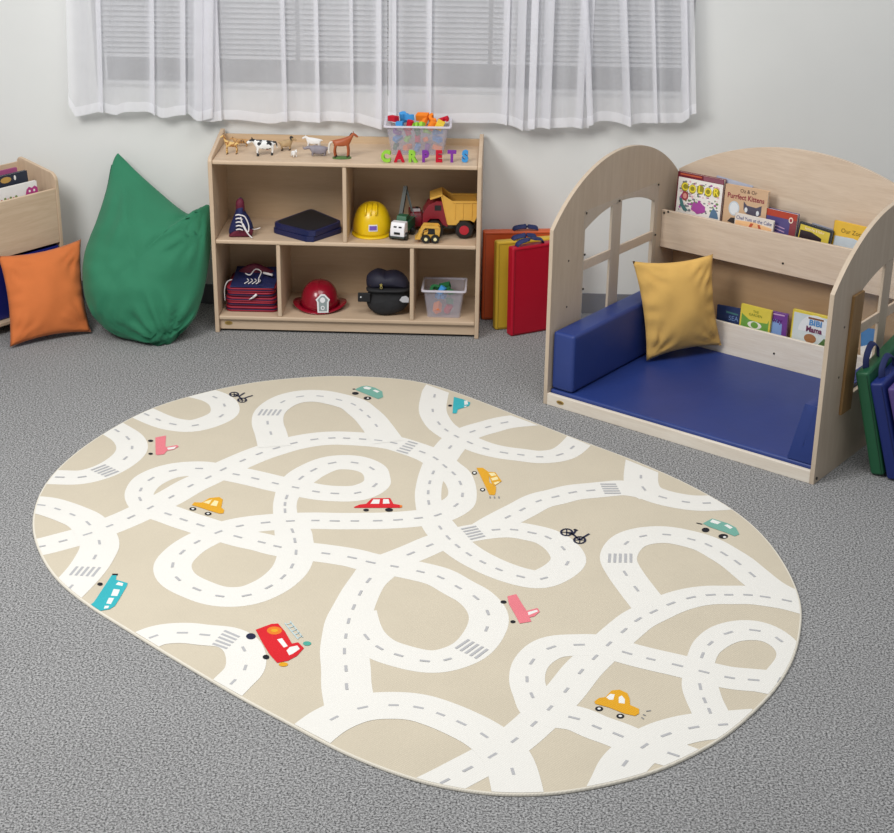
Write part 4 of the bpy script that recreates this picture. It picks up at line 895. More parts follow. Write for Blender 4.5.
# ================================================================ READING NOOK
NX, NY, NA, NW = .1774, 6.3469, -.617, 1.239
NF = Frame(NX, NY, NA)
nook = thing('reading_nook', 'pale plywood reading nook with arched sides and book pockets', 'reading nook', (NX, NY, 0), NA)
ND = 1.02; T2 = .018
rs = .995; zc = .757
Rr_ = ((ND/2)**2+(rs-zc)**2)/(2*(rs-zc)); zc0 = rs-Rr_; a0 = math.asin((ND/2)/Rr_)
side = [(0, 0)]+[(ND/2+Rr_*math.sin(a), zc0+Rr_*math.cos(a)) for a in [-a0+2*a0*i/32 for i in range(33)]]+[(ND, 0)]
hv0, hv1, hz0, hz1, ht = .235, .79, .29, .705, .768
Rh = (((hv1-hv0)/2)**2+(ht-hz1)**2)/(2*(ht-hz1)); hc = (hv0+hv1)/2; ah = math.asin((hv1-hv0)/2/Rh)
hole = [(hv0, hz0)]+[(hc+Rh*math.sin(a), ht-Rh+Rh*math.cos(a)) for a in [-ah+2*ah*i/16 for i in range(17)]]+[(hv1, hz0)]
for u0 in (0, NW-T2):
    q = MB(); q.prism(side, u0, u0+T2, M_plyz, 'x', holes=[hole]); q.build('side_panel', nook, bevel=.003)
    q = MB(); c = u0+.004; q.box((c, .445, hz0), (c+.012, .52, ht-.003), M_plyz); q.box((c+.0005, hv0, .527), (c+.0115, hv1, .568), M_ply); q.build('window_cross', nook, bevel=.002)
    pu = u0+T2+.0005 if u0 == 0 else u0-.0045
    q = MB(); q.box((pu, hv0-.012, hz0-.02), (pu+.004, hv1+.02, .787), M_plexi); pw = q.build('window_sheet', nook)
    q = MB()
    for v_, z_ in ((hv0-.004, .778), (hv1+.012, .778), (hv0-.004, .60), (hv0-.004, .45), (hv1+.012, .55), (.485, .775)):
        q.lathe([(.005, 0), (.005, .003), (.002, .004)], M_screw, 10, c=(pu+(.004 if u0 == 0 else -.003), v_, z_), axis='x')
    for v_, z_ in ((.12, .6), (.12, .4), (.9, .62), (.9, .17)): q.lathe([(.0045, 0), (.0045, .0015)], M_screw, 10, c=(u0+T2-.0005, v_, z_), axis='x')
    q.build('screws', nook)
# back panel with arched top
bz = .80; bt = .99; Rb = ((NW/2)**2+(bt-bz)**2)/(2*(bt-bz)); ab = math.asin(NW/2/Rb)
back = [(T2, .02)]+[(NW/2+Rb*math.sin(a), bt-Rb+Rb*math.cos(a)) for a in [(-ab+2*ab*i/36)*(NW/2-T2)/(NW/2) for i in range(37)]]+[(NW-T2, .02)]
q = MB(); q.prism(back, .985, 1.0, M_ply, 'y'); q.build('back_panel', nook, bevel=.003)
q = MB(); q.box((T2, .979, .062), (NW-T2, .9845, .482), wood('tan_hardboard', (188, 156, 120), 'x', .05)); q.build('lower_back_board', nook)
q = MB(); q.box((T2, .856, .482), (NW-T2, .871, .653), M_ply); q.build('upper_rail', nook, bevel=.003)
q = MB(); q.box((T2, .871, .482), (NW-T2, .985, .494), M_ply); q.build('upper_pocket_floor', nook)
q = MB(); q.box((T2, .856, .03), (NW-T2, .871, .205), M_rail); q.build('lower_rail', nook, bevel=.003)
q = MB(); q.box((T2, .871, .05), (NW-T2, .985, .062), M_ply); q.build('lower_pocket_floor', nook)
q = MB(); q.box((T2, 0, .0), (NW-T2, .018, .051), M_rail); q.build('front_rail', nook, bevel=.002)
q = MB(); q.prism(ellipse(.085, .026, .018, .0085), -.0015, .0, M_brass, 'y'); q.prism(ellipse(.085, .026, .013, .003), -.0022, -.0012, mat('badge_brown', (110, 80, 40)), 'y'); q.build('badge', nook)
q = MB(); q.box((NW, .158, .235), (NW+.012, .245, .712), M_post); q.build('side_batten', nook, bevel=.002)
q = MB(); q.lathe([(.006, 0), (.006, .004)], M_screw, 12, c=(NW, .02, .02), axis='x')
q.build('bolt', nook)
for u_, z_ in ((.62, .53), (.62, .12), (.03, .64), (.05, .648)): q = MB(); q.lathe([(.005, 0), (.005, .002)], M_screw, 10, c=(u_, .8545, z_), axis='y'); q.build('bolt', nook)
def nthing(name, label, cat, group=None): return thing(name, label, cat, (NX, NY, 0), NA, group)
# mattress and bolsters: origin at their own place
def soft_box(q, a, b, m, bulge=.006, n=8):
    c = [(a[i]+b[i])/2 for i in range(3)]; hs = [(b[i]-a[i])/2 for i in range(3)]
    vs = []; fs = []
    def P(u, v, w_): # [-1,1]
        k = bulge
        bx = (1-v*v)*(1-w_*w_); by = (1-u*u)*(1-w_*w_); bz_ = (1-u*u)*(1-v*v)
        return (c[0]+u*(hs[0]+k*bx*(abs(u) == 1)), c[1]+v*(hs[1]+k*by*(abs(v) == 1)), c[2]+w_*(hs[2]+k*bz_*(w_ == 1)))
    for ax in range(3):
        for s_ in (-1, 1):
            def F(i, j):
                t_ = [0, 0, 0]; t_[ax] = s_; t_[(ax+1) % 3] = -1+2*i; t_[(ax+2) % 3] = -1+2*j; return P(*t_)
            q.grid(F, n, n, m)
def place(name, label, cat, a, b, m, bevel=.012, bulge=.006, wr=0, part='cushion_body', taper=0):
    o = Vector(((a[0]+b[0])/2, (a[1]+b[1])/2, a[2]))
    W_ = NF.w(o); t = thing(name, label, cat, (W_.x, W_.y, a[2]), NA)
    q = MB(); soft_box(q, [a[i]-o[i] for i in range(3)], [b[i]-o[i] for i in range(3)], m, bulge)
    if wr:
        for v in q.v:
            if v.z > (b[2]-a[2])*.8: v.z += wr*noise.noise(v*9)
    if taper:
        for v in q.v:
            if v.x < 0: v.x += taper*v.z/(b[2]-a[2])
    q.build(part, t, bevel=bevel, seg=4); return t
place('nook_mattress', 'flat blue vinyl floor cushion lying inside the reading nook', 'cushion', (.02, .02, .004), (NW-.02, .853, .066), M_blue, .012, .002, wr=0)
place('bolster_cushion', 'blue vinyl bolster along the left side of the nook', 'cushion', (.021, .022, .0685), (.128, .85, .322), M_blue, .014, .003)
place('bolster_cushion', 'blue vinyl bolster along the right side of the nook', 'cushion', (NW-.128, .022, .0685), (NW-.021, .85, .305), M_blue, .018, .003, taper=.05)

# ---------------------------------------------------------------- pillows
def pillow(name, label, corners, m, T=.06, seed=0, normal=None):
    """corners: BL, BR, TR, TL in world"""
    BL, BR, TR, TL = [Vector(c) for c in corners]; c0 = (BL+BR)/2; base = Vector((c0.x, c0.y, min(BL.z, BR.z)))
    nrm = ((BR-BL).cross(TL-BL)).normalized()
    t = thing(name, label, 'pillow', base)
    q = MB(); N = 30
    for s_ in (1, -1):
        def P(u, v):
            a, b_ = 2*u-1, 2*v-1
            pin = .10*(1-b_*b_); pin2 = .10*(1-a*a)
            uu = .5+.5*a*(1-pin*1.0*abs(a)); vv = .5+.5*b_*(1-pin2*abs(b_))
            p = (BL*(1-uu)+BR*uu)*(1-vv)+(TL*(1-uu)+TR*uu)*vv
            e = max(0, (1-a*a)*(1-b_*b_))
            h = T*(e**.66)
            ed = 1-e**.5
            w_ = .010*noise.noise(Vector((u*4+seed, v*4, s_)))*e**.3+.009*noise.noise(Vector((u*14*(.4+abs(b_))+seed, v*6, s_*2)))*ed*(e > 0)*e**.25
            for cx_, cy2 in ((-1, -1), (1, -1), (1, 1), (-1, 1)):
                d_ = math.hypot(a-cx_, b_-cy2); th_ = math.atan2(b_-cy2, a-cx_)
                w_ += .0065*math.sin(th_*15+seed+cx_*2+3*noise.noise(Vector((a*2, b_*2, seed))))*math.exp(-((d_-.45)/.3)**2)*min(1, e*6)
            for sd_ in (-1, 1):
                w_ += .005*math.sin(b_*16+seed+3*noise.noise(Vector((b_*2, sd_, seed))))*math.exp(-((a-sd_*.85)/.18)**2)*min(1, e*8)
            return p+nrm*s_*(h+w_)-base
        q.grid(P, N, N, m)
    zmin = min(v.z for v in q.v)
    if zmin < 0:
        for v in q.v:
            if v.z < 0: v.z *= .05
    q.build('pillow_cover', t, smooth=True)
    q = MB(); 
    E = [BL-base, BR-base, TR-base, TL-base]
    return t
M_or = mat('orange_fabric', (208, 116, 62), .8, .2, noise_amt=.05, noise_scale=8, bump=.15, bump_scale=400, sheen=.1)
M_ye = mat('mustard_fabric', (226, 182, 102), .8, .2, noise_amt=.05, noise_scale=8, bump=.15, bump_scale=400, sheen=.1)
M_ge = mat('green_fabric', (48, 122, 90), .75, .25, noise_amt=.05, noise_scale=5, bump=.15, bump_scale=400, sheen=.1)
pillow('throw_pillow', 'orange square throw pillow leaning on the floor by the green bean bag', [fl(10, 347, .012), fl(91, 332, .012), wl(81, 239, 7.19), wl(-2, 256, 6.96)], M_or, .068, 3)
yBL, yBR = NF.w(NF.on(646.5, 361, z=.075)), NF.w(NF.on(721.5, 345.5, y=.835))
yTL, yTR = NF.w(NF.on(632.5, 261, x=.10)), NF.w(NF.on(713, 254, y=.80))
pillow('throw_pillow', 'mustard yellow throw pillow leaning inside the reading nook', [yBL, yBR, yTR, yTL], M_ye, .062, 11)

# bean bag
def bb(px, py):
    # plane y = 7.06 + .44 z
    d = ray(px, py); t_ = (6.93+.64*CH)/(d.y-.64*d.z); return CAMO+d*t_
ol = [(117,154),(112,165),(107,190),(97,222),(87,248),(83.5,270),(84,288),(88,305),(97,320),(115,334),(135,341),(150,346),(168,345),(180,333),(194,318),(203,292),(209,260),(211,235),(210,207),(203,207),(193,215),(180,209),(156,189),(136,171),(121,156)]
P3 = [bb(*a) for a in ol]; O3 = sum(P3, Vector())/len(P3); base = Vector((O3.x, O3.y-.02, 0))
ex = Vector((1, 0, 0)); ey = Vector((0, .64, 1)).normalized(); en = ex.cross(ey).normalized()  # en ~ -y
o2 = [((p-O3).dot(ex), (p-O3).dot(ey)) for p in P3]
sp2 = [(a.x, a.y) for a in spline([(x, y, 0) for x, y in o2], 4, True)]
t = thing('bean_bag', 'large green fabric bean bag slumped against the wall', 'bean bag', base)
q = MB()
def BP(x, y, h):
    k = max(0, min(1, (y+.42)/.3)); tp_ = max(.25, min(1, (.5-y)/.42))
    p = O3+ex*x+ey*y+en*h*tp_
    if p.y > WY-.012: p.y = WY-.012
    if p.z < .0: p.z = .0
    return p-base
inflate(q, sp2, BP, .17, M_ge, 18, back=.9, wr=.022, wf=7, power=.5, seed=4, centre=(0.0, -.08))
PK = [(fl(170, 340, .02)-base, .26, 17, .025), (Vector(bb(208, 210))-base, .24, 19, .021), (Vector(bb(117, 156))-base, .30, 15, .014), (Vector(bb(100, 325))-base, .2, 13, .012)]
for v in q.v:
    if v.y > .1: continue
    dy = 0
    for P_, R_, n_, A_ in PK:
        dx, dz = v.x-P_.x, v.z-P_.z; d = math.hypot(dx, dz); th_ = math.atan2(dz, dx)
        dy += A_*math.sin(th_*n_+4*noise.noise(Vector((dx*5, dz*5, n_))))*max(0, 1-d/R_)**.8*min(1, d/.04)
    dy += .012*abs(noise.noise(Vector((v.x*6+v.z*3, v.z*9-v.x*4, 8.5))))
    v.y -= dy
    if v.y+base.y > WY-.012: v.y = WY-.012-base.y
q.build('bag_cover', t, smooth=True)
q = MB(); seam = mat('green_seam', (34, 96, 72), .8); q.tube([Vector(BP(x, y, 0))+Vector((0, -.002, .001)) for x, y in sp2[4:36]], .003, seam, 6); q.build('seam', t, smooth=True)

# ================================================================ BOOKS in the nook
M_page = mat('book_pages', (232, 226, 214), .8)
def bm_(n, c): return mat('cover_'+n, c, .35, .5)
def nbook(label, tl, tr, zf, color, cname, v0=.884, th=.012, deco=None, lean=.10, group='picture books in the nook pockets', spine=None):
    """tl/tr: px of the cover's top corners; zf pocket floor; local x along u, z up the cover"""
    A = NF.on(*tl, y=v0+.012); B = NF.on(*tr, y=v0+.012)
    wd = math.hypot(B.x-A.x, B.z-A.z); roll = math.atan2(B.z-A.z, B.x-A.x); roll = max(-.12, min(.12, roll))
    h = A.z-zf
    h = h/math.cos(roll)/math.cos(lean)
    if roll < 0: base_l = Vector((A.x-0, v0, 0))
    bl = Vector((A.x+h*math.sin(roll), v0, zf))
    if roll < 0: h += wd*math.sin(roll); bl = Vector((A.x+h*math.sin(roll), v0, zf-wd*math.sin(roll)))
    W_ = NF.w(bl); t = thing('picture_book', label, 'book', (W_.x, W_.y, bl.z), 0, group)
    t.rotation_euler = (Matrix.Rotation(NA, 3, 'Z') @ Matrix.Rotation(-lean, 3, 'X') @ Matrix.Rotation(-roll, 3, 'Y')).to_euler()
    cm = bm_(cname, color)
    q = MB(); q.box((0, 0, 0), (wd, .0016, h), cm); q.box((0, th-.0016, 0), (wd, th, h), cm); q.box((0, 0, 0), (.002, th, h), spine or cm)
    if deco: deco(q, wd, h)
    q.build('cover', t)
    q = MB(); q.box((.002, .0016, .002), (wd-.003, th-.0016, h-.003), M_page); q.build('pages', t)
    return t
def TXT(q, s, x, z, size, m, sx=1, rot=0, bold=.0):
    q.text(s, size, Matrix.Translation((x, -.0008, z)) @ Matrix.Rotation(rot, 4, 'Y') @ Matrix.Rotation(math.pi/2, 4, 'X'), m, ext=.0003, bold=bold, sx=sx)
def FP(q, pts, m, k=1): q.prism(pts, -.0004*k, .0002, m, 'y')
def d_color(q, w, h):
    Wm = bm_('white', (236, 232, 226)); ylw = bm_('yellowlogo', (236, 216, 60)); mg = bm_('magenta', (168, 74, 158)); tlm = bm_('teal', (70, 120, 120)); rdm = bm_('rose', (160, 60, 70)); bl = bm_('slate', (90, 120, 150))
    FP(q, [(.006, 0), (w-.002, 0), (w-.002, h-.022), (.006, h-.022)], Wm)
    FP(q, [(w*.56, h-.02), (w-.002, h-.02), (w-.002, h-.002), (w*.56, h-.002)], bm_('mauve', (140, 84, 100)))
    FP(q, [(.012, h-.012), (w*.52, h-.012), (w*.52, h-.005), (.012, h-.005)], bm_('rust', (190, 90, 60)))
    rnd = random.Random(3)
    gm_ = bm_('greyprint', (120, 120, 128)); grn_ = bm_('leafprint', (110, 140, 90))
    Z = lambda f: h-.175*(1-f)
    for k in range(230):
        x, z = rnd.uniform(.02, w-.02), rnd.uniform(h-.17, h-.035); FP(q, ellipse(x, z, rnd.uniform(.003, .008), rnd.uniform(.002, .006), 7), rnd.choice((gm_, grn_, mg, bm_('blushprint', (226, 180, 190)), Wm, Wm)), 2+(k % 5)*.3)
    for k, ch in enumerate('COLOR'):
        x = w*(.17+.17*k)+.002; z = h-.062-.004*(k % 2)
        FP(q, ellipse(x, z, .018, .021, 14), bm_('olive', (150, 140, 40)), 4); TXTk(q, ch, x, z, .045, ylw, -.0022)
    FP(q, ellipse(w*.2, Z(.42), .017, .021), rdm, 4); FP(q, ellipse(w*.2, Z(.42), .010, .012), bm_('blush', (220, 150, 140)), 5)
    FP(q, [(w*.36, Z(.12)), (w*.4, Z(.32)), (w*.46, Z(.28)), (w*.52, Z(.36)), (w*.6, Z(.28)), (w*.66, Z(.24)), (w*.66, Z(.1)), (w*.5, Z(.02))], mg, 4)
    FP(q, [(w*.08, Z(.36)), (w*.14, Z(.34)), (w*.2, Z(.18)), (w*.3, Z(.06)), (w*.2, Z(.04)), (w*.12, Z(.16))], tlm, 4)
    FP(q, [(w*.76, Z(.0)), (w*.79, Z(.16)), (w*.84, Z(.26)), (w*.93, Z(.14)), (w*.96, Z(.0))], bl, 4)
def TXTk(q, s, x, z, size, m, y, sx=1):
    q.text(s, size, Matrix.Translation((x, y, z)) @ Matrix.Rotation(math.pi/2, 4, 'X'), m, ext=.0003, bold=.0012, sx=sx)
def d_kitten(q, w, h):
    TXT(q, 'Oz & Or', w*.55, h-.018, .022, bm_('ink', (90, 60, 56)))
    TXT(q, 'Purrfect Kittens', w*.5, h-.046, .031, bm_('wine', (142, 40, 60)), sx=.88, bold=.0005)
    Z = lambda f: h-.16*(1-f)
    FP(q, ellipse(w*.25, Z(.38), .026, .032), bm_('paleblue', (196, 206, 214)), 1); FP(q, ellipse(w*.25, Z(.38), .020, .026), bm_('ice', (222, 226, 230)), 2)
    gk = bm_('kittengrey', (84, 80, 96))
    FP(q, [(w*.46, Z(.62)), (w*.54, Z(.52)), (w*.76, Z(.5)), (w*.88, Z(.58)), (w*.88, Z(.32)), (w*.8, Z(.26)), (w*.54, Z(.3)), (w*.47, Z(.4))], gk, 1)
    FP(q, ellipse(w*.53, Z(.4), .007, .011), bm_('ice', (222, 226, 230)), 2); FP(q, ellipse(w*.8, Z(.36), .007, .011), bm_('ice', (222, 226, 230)), 2)
    FP(q, [(w*.12, Z(.0)), (w*.2, Z(.12)), (w*.33, Z(.13)), (w*.32, Z(-.05))], bm_('soot', (60, 54, 54)), 1)
def d_white(q, w, h):
    TXT(q, 'Chef Yum at the Cake', w*.5, h-.017, .022, bm_('indigo', (70, 70, 130)), sx=.85)
    FP(q, [(.004, 0), (w-.006, 0), (w-.006, h-.034), (w*.5, h-.024), (.004, h-.03)], bm_('peach', (236, 190, 140)))
    FP(q, [(w*.3, h-.08), (w*.42, h-.03), (w*.5, h-.03), (w*.36, h-.08)], bm_('rust', (190, 90, 60)), 2); FP(q, [(w*.6, h-.03), (w*.66, h-.03), (w*.78, h-.08), (w*.7, h-.08)], bm_('rust', (190, 90, 60)), 2)
def d_purple(q, w, h):
    FP(q, [(.0, h-.028), (w, h-.028), (w, h), (0, h)], bm_('brick', (178, 66, 46))); FP(q, [(w*.8, 0), (w, 0), (w, h), (w*.8, h)], bm_('brickdark', (140, 64, 70)), .9)
    FP(q, ellipse(w*.82, h-.03, .010, .013), bm_('cream', (240, 220, 200)), 2)
    FP(q, ellipse(w*.82, h-.03, .006, .008), bm_('rose', (160, 60, 70)), 3)
    for k in range(4): FP(q, [(w*.35, h-.062-k*.014), (w*.66, h-.07-k*.014), (w*.66, h-.074-k*.014), (w*.35, h-.066-k*.014)], bm_('lilac', (196, 160, 196)), 1)
def d_black(q, w, h):
    FP(q, [(.006, 0), (w-.01, 0), (w-.01, h-.01), (.006, h-.008)], bm_('mustard', (212, 190, 70))); FP(q, [(.01, 0), (w-.03, 0), (w*.72, h-.045), (w*.4, h-.03), (.01, h-.032)], bm_('cocoa', (46, 34, 40)), 2)
    TXT(q, 'Santa Fay & Sailor', w*.48, h-.02, .0155, bm_('cream', (240, 220, 200)), sx=.8)
def d_yellow(q, w, h):
    TXT(q, 'Our Zoo Is', w*.5, h-.035, .026, bm_('oliveink', (130, 104, 30)), sx=.95); FP(q, [(.01, 0), (w-.004, 0), (w-.004, h-.075), (w*.5, h-.058), (.01, h-.062)], bm_('paleblue', (196, 206, 214)))
ZU = .4945
nbook('pale blue thin book behind the kitten book', (716, 176), (752, 186.5), ZU, (176, 182, 200), 'periwinkle', v0=.925, th=.008, lean=.06)
nbook('COLOR activity book with white floral cover, leftmost in upper pocket', (677.5, 171.5), (723.5, 180.5), ZU, (110, 26, 44), 'maroon', v0=.895, th=.02, deco=d_color, lean=.06)
nbook('tan kitten picture book beside the COLOR book', (725, 184), (768, 192), ZU, (206, 172, 138), 'tan', v0=.9, deco=d_kitten, th=.016, lean=.06)
nbook('small cream book in front of the kitten book', (736, 212.5), (774.5, 221), ZU, (222, 214, 206), 'cream2', v0=.876, deco=d_white, th=.012, lean=.03)
nbook('purple and brick red book with round sticker in upper pocket', (766, 208), (797.5, 215), ZU, (86, 76, 130), 'violet', v0=.905, deco=d_purple, th=.02, lean=.06)
nbook('silver-edged thin book behind the black and yellow book', (812, 223), (836, 230.5), ZU, (150, 152, 166), 'greyblue', v0=.915, th=.01, lean=.06)
nbook('black book with yellow cover arch in upper pocket', (800, 221.5), (833, 231.5), ZU, (40, 44, 52), 'charcoal', v0=.89, deco=d_black, th=.014, lean=.06)
nbook('bright yellow book rightmost in the upper pocket', (834.5, 220.5), (876, 230), ZU, (226, 182, 60), 'sunny', v0=.91, deco=d_yellow, th=.014, lean=.06)
ZL = .0625
def d_lb(q, w, h):
    TXT(q, 'SEA', w*.72, h-.05, .03, bm_('skyblue', (110, 140, 190))); FP(q, [(w*.4, h-.02), (w*.9, h-.026), (w*.9, h-.032), (w*.4, h-.028)], bm_('teal', (70, 120, 120)))
def d_ly(q, w, h):
    g_ = bm_('leaf', (110, 160, 70)); FP(q, [(.008, 0), (w-.008, 0), (w-.008, h-.045), (w*.9, h-.062), (w*.6, h-.066), (w*.3, h-.062), (.02, h-.048), (.008, h-.04)], g_)
    TXT(q, 'THE', w*.5, h-.022, .015, bm_('leafink', (130, 140, 40))); TXT(q, 'GARDEN', w*.5, h-.038, .016, bm_('leafink', (130, 140, 40)))
    FP(q, ellipse(w*.5, h-.082, .034, .016), bm_('white', (236, 232, 226)), 2); FP(q, ellipse(w*.5, h-.082, .018, .014), g_, 3)
def d_lp(q, w, h):
    FP(q, [(.0, 0), (w*.75, 0), (w*.75, h-.05), (w*.5, h-.03), (.0, h-.04)], bm_('skyblue2', (130, 160, 210))); TXT(q, 'way', w*.5, h-.036, .03, bm_('plum', (84, 30, 110)), bold=.0008)
    FP(q, [(w*.1, h-.012), (w*.85, h-.012), (w*.85, h-.006), (w*.1, h-.006)], bm_('lilac', (196, 160, 196)))
def d_lbear(q, w, h):
    FP(q, [(.008, 0), (w-.004, 0), (w-.004, h-.01), (.008, h-.01)], bm_('mist', (206, 214, 214))); FP(q, arc(w*.5, h-.085, .078, 0, math.pi, 16), bm_('frost', (224, 226, 226)), 2)
    q.T = q.T
    FP(q, [(w*.34, h-.018), (w*.66, h-.018), (w*.66, h-.026), (w*.34, h-.026)], bm_('brown', (130, 86, 60)), 4)
    TXTk(q, 'BIBI', w*.5, h-.042, .034, bm_('cornflower', (84, 140, 196)), -.0022, 1.1); TXTk(q, 'Mama', w*.48, h-.072, .034, bm_('wine2', (110, 50, 84)), -.0022, .9)
    FP(q, ellipse(w*.42, h-.112, .028, .02), bm_('bearbrown', (160, 110, 70)), 4); FP(q, [(w*.6, h-.13), (w*.95, h-.13), (w*.95, h-.102), (w*.7, h-.1)], bm_('forest', (80, 110, 60)), 4)
nbook('dark blue book leftmost in the lower pocket behind the yellow pillow', (717.5, 304.5), (741, 309), ZL, (40, 56, 96), 'deepblue', v0=.885, deco=d_lb, th=.012, lean=.05)
nbook('purple book between two yellow-edged books in the lower pocket', (768, 310.5), (788, 314.5), ZL, (112, 60, 140), 'purple', v0=.9, deco=d_lp, th=.014, lean=.05)
nbook('yellow and green picture book in the lower pocket', (741.5, 303.5), (772, 311), ZL, (222, 202, 76), 'lemon', v0=.885, deco=d_ly, th=.012, lean=.05)
nbook('yellow-framed bear picture book rightmost in the lower pocket', (793, 309), (841, 320), ZL, (222, 200, 70), 'lemon2', v0=.885, deco=d_lbear, th=.014, lean=.05)
def d_bw(q, w, h): FP(q, [(.0, 0), (w*.7, 0), (w*.7, h-.06), (.0, h-.08)], bm_('white', (236, 232, 226)))
nbook('blue and white book seen through the right side window', (861, 328), (881, 327), ZL, (56, 120, 176), 'azure', v0=.885, deco=d_bw, th=.01, lean=.05)

# ================================================================ MATS right of the nook
def lean_mat(label, b0, b1, t0, length, c, cname, handle=None, drop=0):
    """b0,b1 px of the front face's lower corners on the floor, t0 px of its upper left corner"""
    A = NF.on(*b0, z=0); B = NF.on(*b1, z=0); th = (B-A).length
    tau = .17; T0 = NF.on(*t0, y=A.y-.07)
    W_ = NF.w(A); t = thing('seat_mat', label, 'mat', (W_.x, W_.y, 0), NA, 'seat mats leaning beside the nook')
    mm = mat('vinyl_'+cname, c, .42, .4, noise_amt=.03, noise_scale=5, bump=.1, bump_scale=20)
    th = .056; dx, dz = T0.x-A.x, T0.z; s_ = Vector((dx, -.07, dz)).normalized(); nrm = Vector((s_.z, 0, -s_.x)).normalized()*th
    if nrm.x < 0: nrm = -nrm
    h = Vector((dx, 0, dz)).length; lift = max(0, -nrm.z)
    a0 = Vector((0, 0, lift)); a1 = a0+nrm; b0_ = a0+s_*h; b1_ = b0_+nrm; Y = Vector((0, math.cos(tau), math.sin(tau)))*length
    q = MB(); q.hexa([a0, a1, a1+Y, a0+Y, b0_, b1_, b1_+Y, b0_+Y], mm); q.build('cushion', t, bevel=.012, seg=3)
    q = MB(); dk = mat('vinyl_seam_'+cname, tuple(int(a*.8) for a in c), .5); e = Vector((0, -.0008, 0)); q.tube([a0+s_*.012+nrm*.85+e, b0_-s_*.012+nrm*.85+e], .0015, dk, 6); q.build('seam', t)
    if handle:
        y0, y1, hz2 = handle; m_ = (b0_+b1_)/2
        q = MB(); q.tube(spline([*[m_+Vector((dx_, a_, b2+a_*math.tan(tau))) for dx_, a_, b2 in ((0, y0, -.003), (-.005, y0+.004, hz2*.6), (-.01, (y0+y1)/2, hz2), (-.005, y1-.004, hz2*.6), (0, y1, -.003))]], 5), (.0022, .0125), M_strap, 8); q.build('handle', t, smooth=True)
lean_mat('green vinyl seat mat leaning beside the right side of the nook', (870, 475), (883.5, 478), (854, 371), .40, (36, 92, 62), 'green', handle=(.04, .14, .07))
lean_mat('blue vinyl seat mat leaning right of the green one', (886.5, 480), (900, 484), (868.5, 382), .40, (28, 44, 110), 'blue2', handle=(.05, .15, .06))
lean_mat('purple vinyl seat mat at the right edge of the photo', (905, 484), (916, 487), (886, 387), .40, (84, 68, 126), 'purple2')

# ================================================================ LEFT BOOKCASE
BA = math.atan2(-.79, -.61); BF = Frame(-2.060, 7.263, BA)
bc = thing('book_bin_unit', 'pale birch book display unit with blue bins at the left edge', 'bookcase', (-2.060, 7.263, 0), BA)
BW, BD = .86, .285
sp_side = [(0, 0), (0, .655)]+[(-.045+.045*math.cos(a), .655+.04*math.sin(a)) for a in (.4, .8, 1.2, 1.57)]+[(-BD+.045, .722), (-BD+.02, .724), (-BD+.005, .71), (-BD, .69), (-BD, 0)]
for x in (0, BW-.018):
    q = MB(); q.prism(sp_side, x, x+.018, M_birch, 'x'); q.build('side_panel', bc, bevel=.003)
q = MB(); q.box((.018, -.018, .365), (BW-.018, -.002, .622), M_birchx); q.build('front_panel', bc, bevel=.003)
q = MB(); q.box((.018, -BD+.002, .37), (BW-.018, -.018, .385), M_birchx); q.box((.018, -BD+.002, .03), (BW-.018, -BD+.012, .70), M_birchx); q.build('bin_floor', bc)
q = MB(); q.box((.018, -BD+.012, .045), (BW-.018, -.002, .063), M_birchx); q.build('bottom_board', bc, bevel=.003)
M_bin = mat('blue_bin_plastic', (30, 38, 120), .35)
for k in range(3):
    W_ = BF.w((.022+.275*k, 0, 0)); t = thing('storage_bin', ('right end', 'middle', 'left end')[k]+' royal blue plastic bin on the lower shelf of the book unit', 'bin', (W_.x, W_.y, .0633), BA, 'blue bins under the book display')
    q = MB(); q.hexa([(.015, -.25, 0), (.25, -.25, 0), (.25, -.03, 0), (.015, -.03, 0), (.0, -.27, .275), (.265, -.27, .275), (.265, -.006, .275), (.0, -.006, .275)], M_bin); q.build('bin_body', t, bevel=.008)
    q = MB(); q.prism(rrect(0, -.272, .267, -.003, .012), .272, .288, M_bin, 'z', holes=[rrect(.014, -.26, .253, -.017, .01)]); q.build('rim', t, bevel=.003)
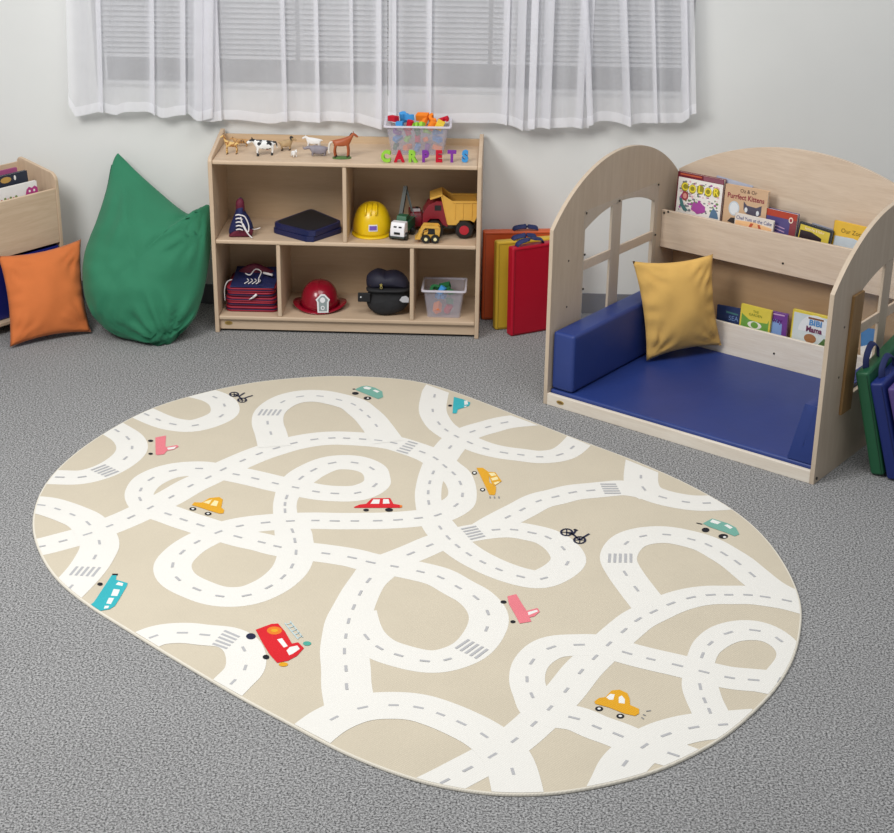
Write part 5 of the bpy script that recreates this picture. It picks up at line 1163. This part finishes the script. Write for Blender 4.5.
def bbook(label, tl, tr, depth, c, cname, th, deco=None, wpx=None):
    A = BF.on(*tr, y=-depth); x0 = A.x; wd = .28; zt2 = A.z; h = zt2-.3865
    W_ = BF.w((x0, -depth, 0)); t = thing('picture_book', label, 'book', (W_.x, W_.y, .3865), BA, 'books in the left display unit'); cm = bm_(cname, c)
    q = MB(); k = .10*h
    def sl(y0, y1, x0_, x1_, z1, m): q.hexa([(x0_, y0, 0), (x1_, y0, 0), (x1_, y1, 0), (x0_, y1, 0), (x0_, y0-k*z1/h, z1), (x1_, y0-k*z1/h, z1), (x1_, y1-k*z1/h, z1), (x0_, y1-k*z1/h, z1)], m)
    sl(-.0016, 0, 0, wd, h, cm); sl(-th, -th+.0016, 0, wd, h, cm)
    if deco: deco(q, wd, h, k)
    q.build('cover', t); q = MB(); sl(-th+.0016, -.0016, .002, wd-.002, h-.003, M_page); q.build('pages', t)
def slant(q, pts, h, k, m, e=.0008): # pts (x,z) on the slanted cover
    q.add([(x, e-k*z/h, z) for x, z in pts], [tuple(range(len(pts)))], m)
def bd1(q, w, h, k):
    pm = bm_('peony', (176, 60, 130)); gg = bm_('sprout', (120, 140, 80)); oo = bm_('coral', (200, 110, 80))
    slant(q, [(.0, h-.055), (.07, h-.055), (.06, h-.03), (.045, h-.02), (.03, h-.028), (.015, h-.02), (.0, h-.03)], h, k, pm)
    for x in (.02, .045): slant(q, ellipse(x, h-.04, .006, .006, 8), h, k, bm_('white', (236, 232, 226)), .0014)
    for i, x in enumerate((.12, .135, .15, .165, .18, .2)): slant(q, ellipse(x, h-.05-.006*(i % 2), .007, .007, 8), h, k, (gg, oo)[i % 2])
def bd2(q, w, h, k): slant(q, ellipse(.12, h-.022, .03, .014, 10), h, k, bm_('gold2', (190, 150, 80))); slant(q, ellipse(.07, h-.02, .006, .012, 8), h, k, bm_('white', (236, 232, 226)))
bbook('white book with pink flowers, frontmost in the left display unit', (0, 190), (40, 181.5), .03, (228, 226, 224), 'ivory', .012, bd1)
bbook('dark navy book behind the white floral book', (0, 176), (31, 171.5), .085, (44, 50, 66), 'midnight', .014, bd2)
bbook('pink-edged book rearmost in the left display unit', (0, 172), (21, 168.5), .15, (168, 84, 130), 'pinkedge', .01)
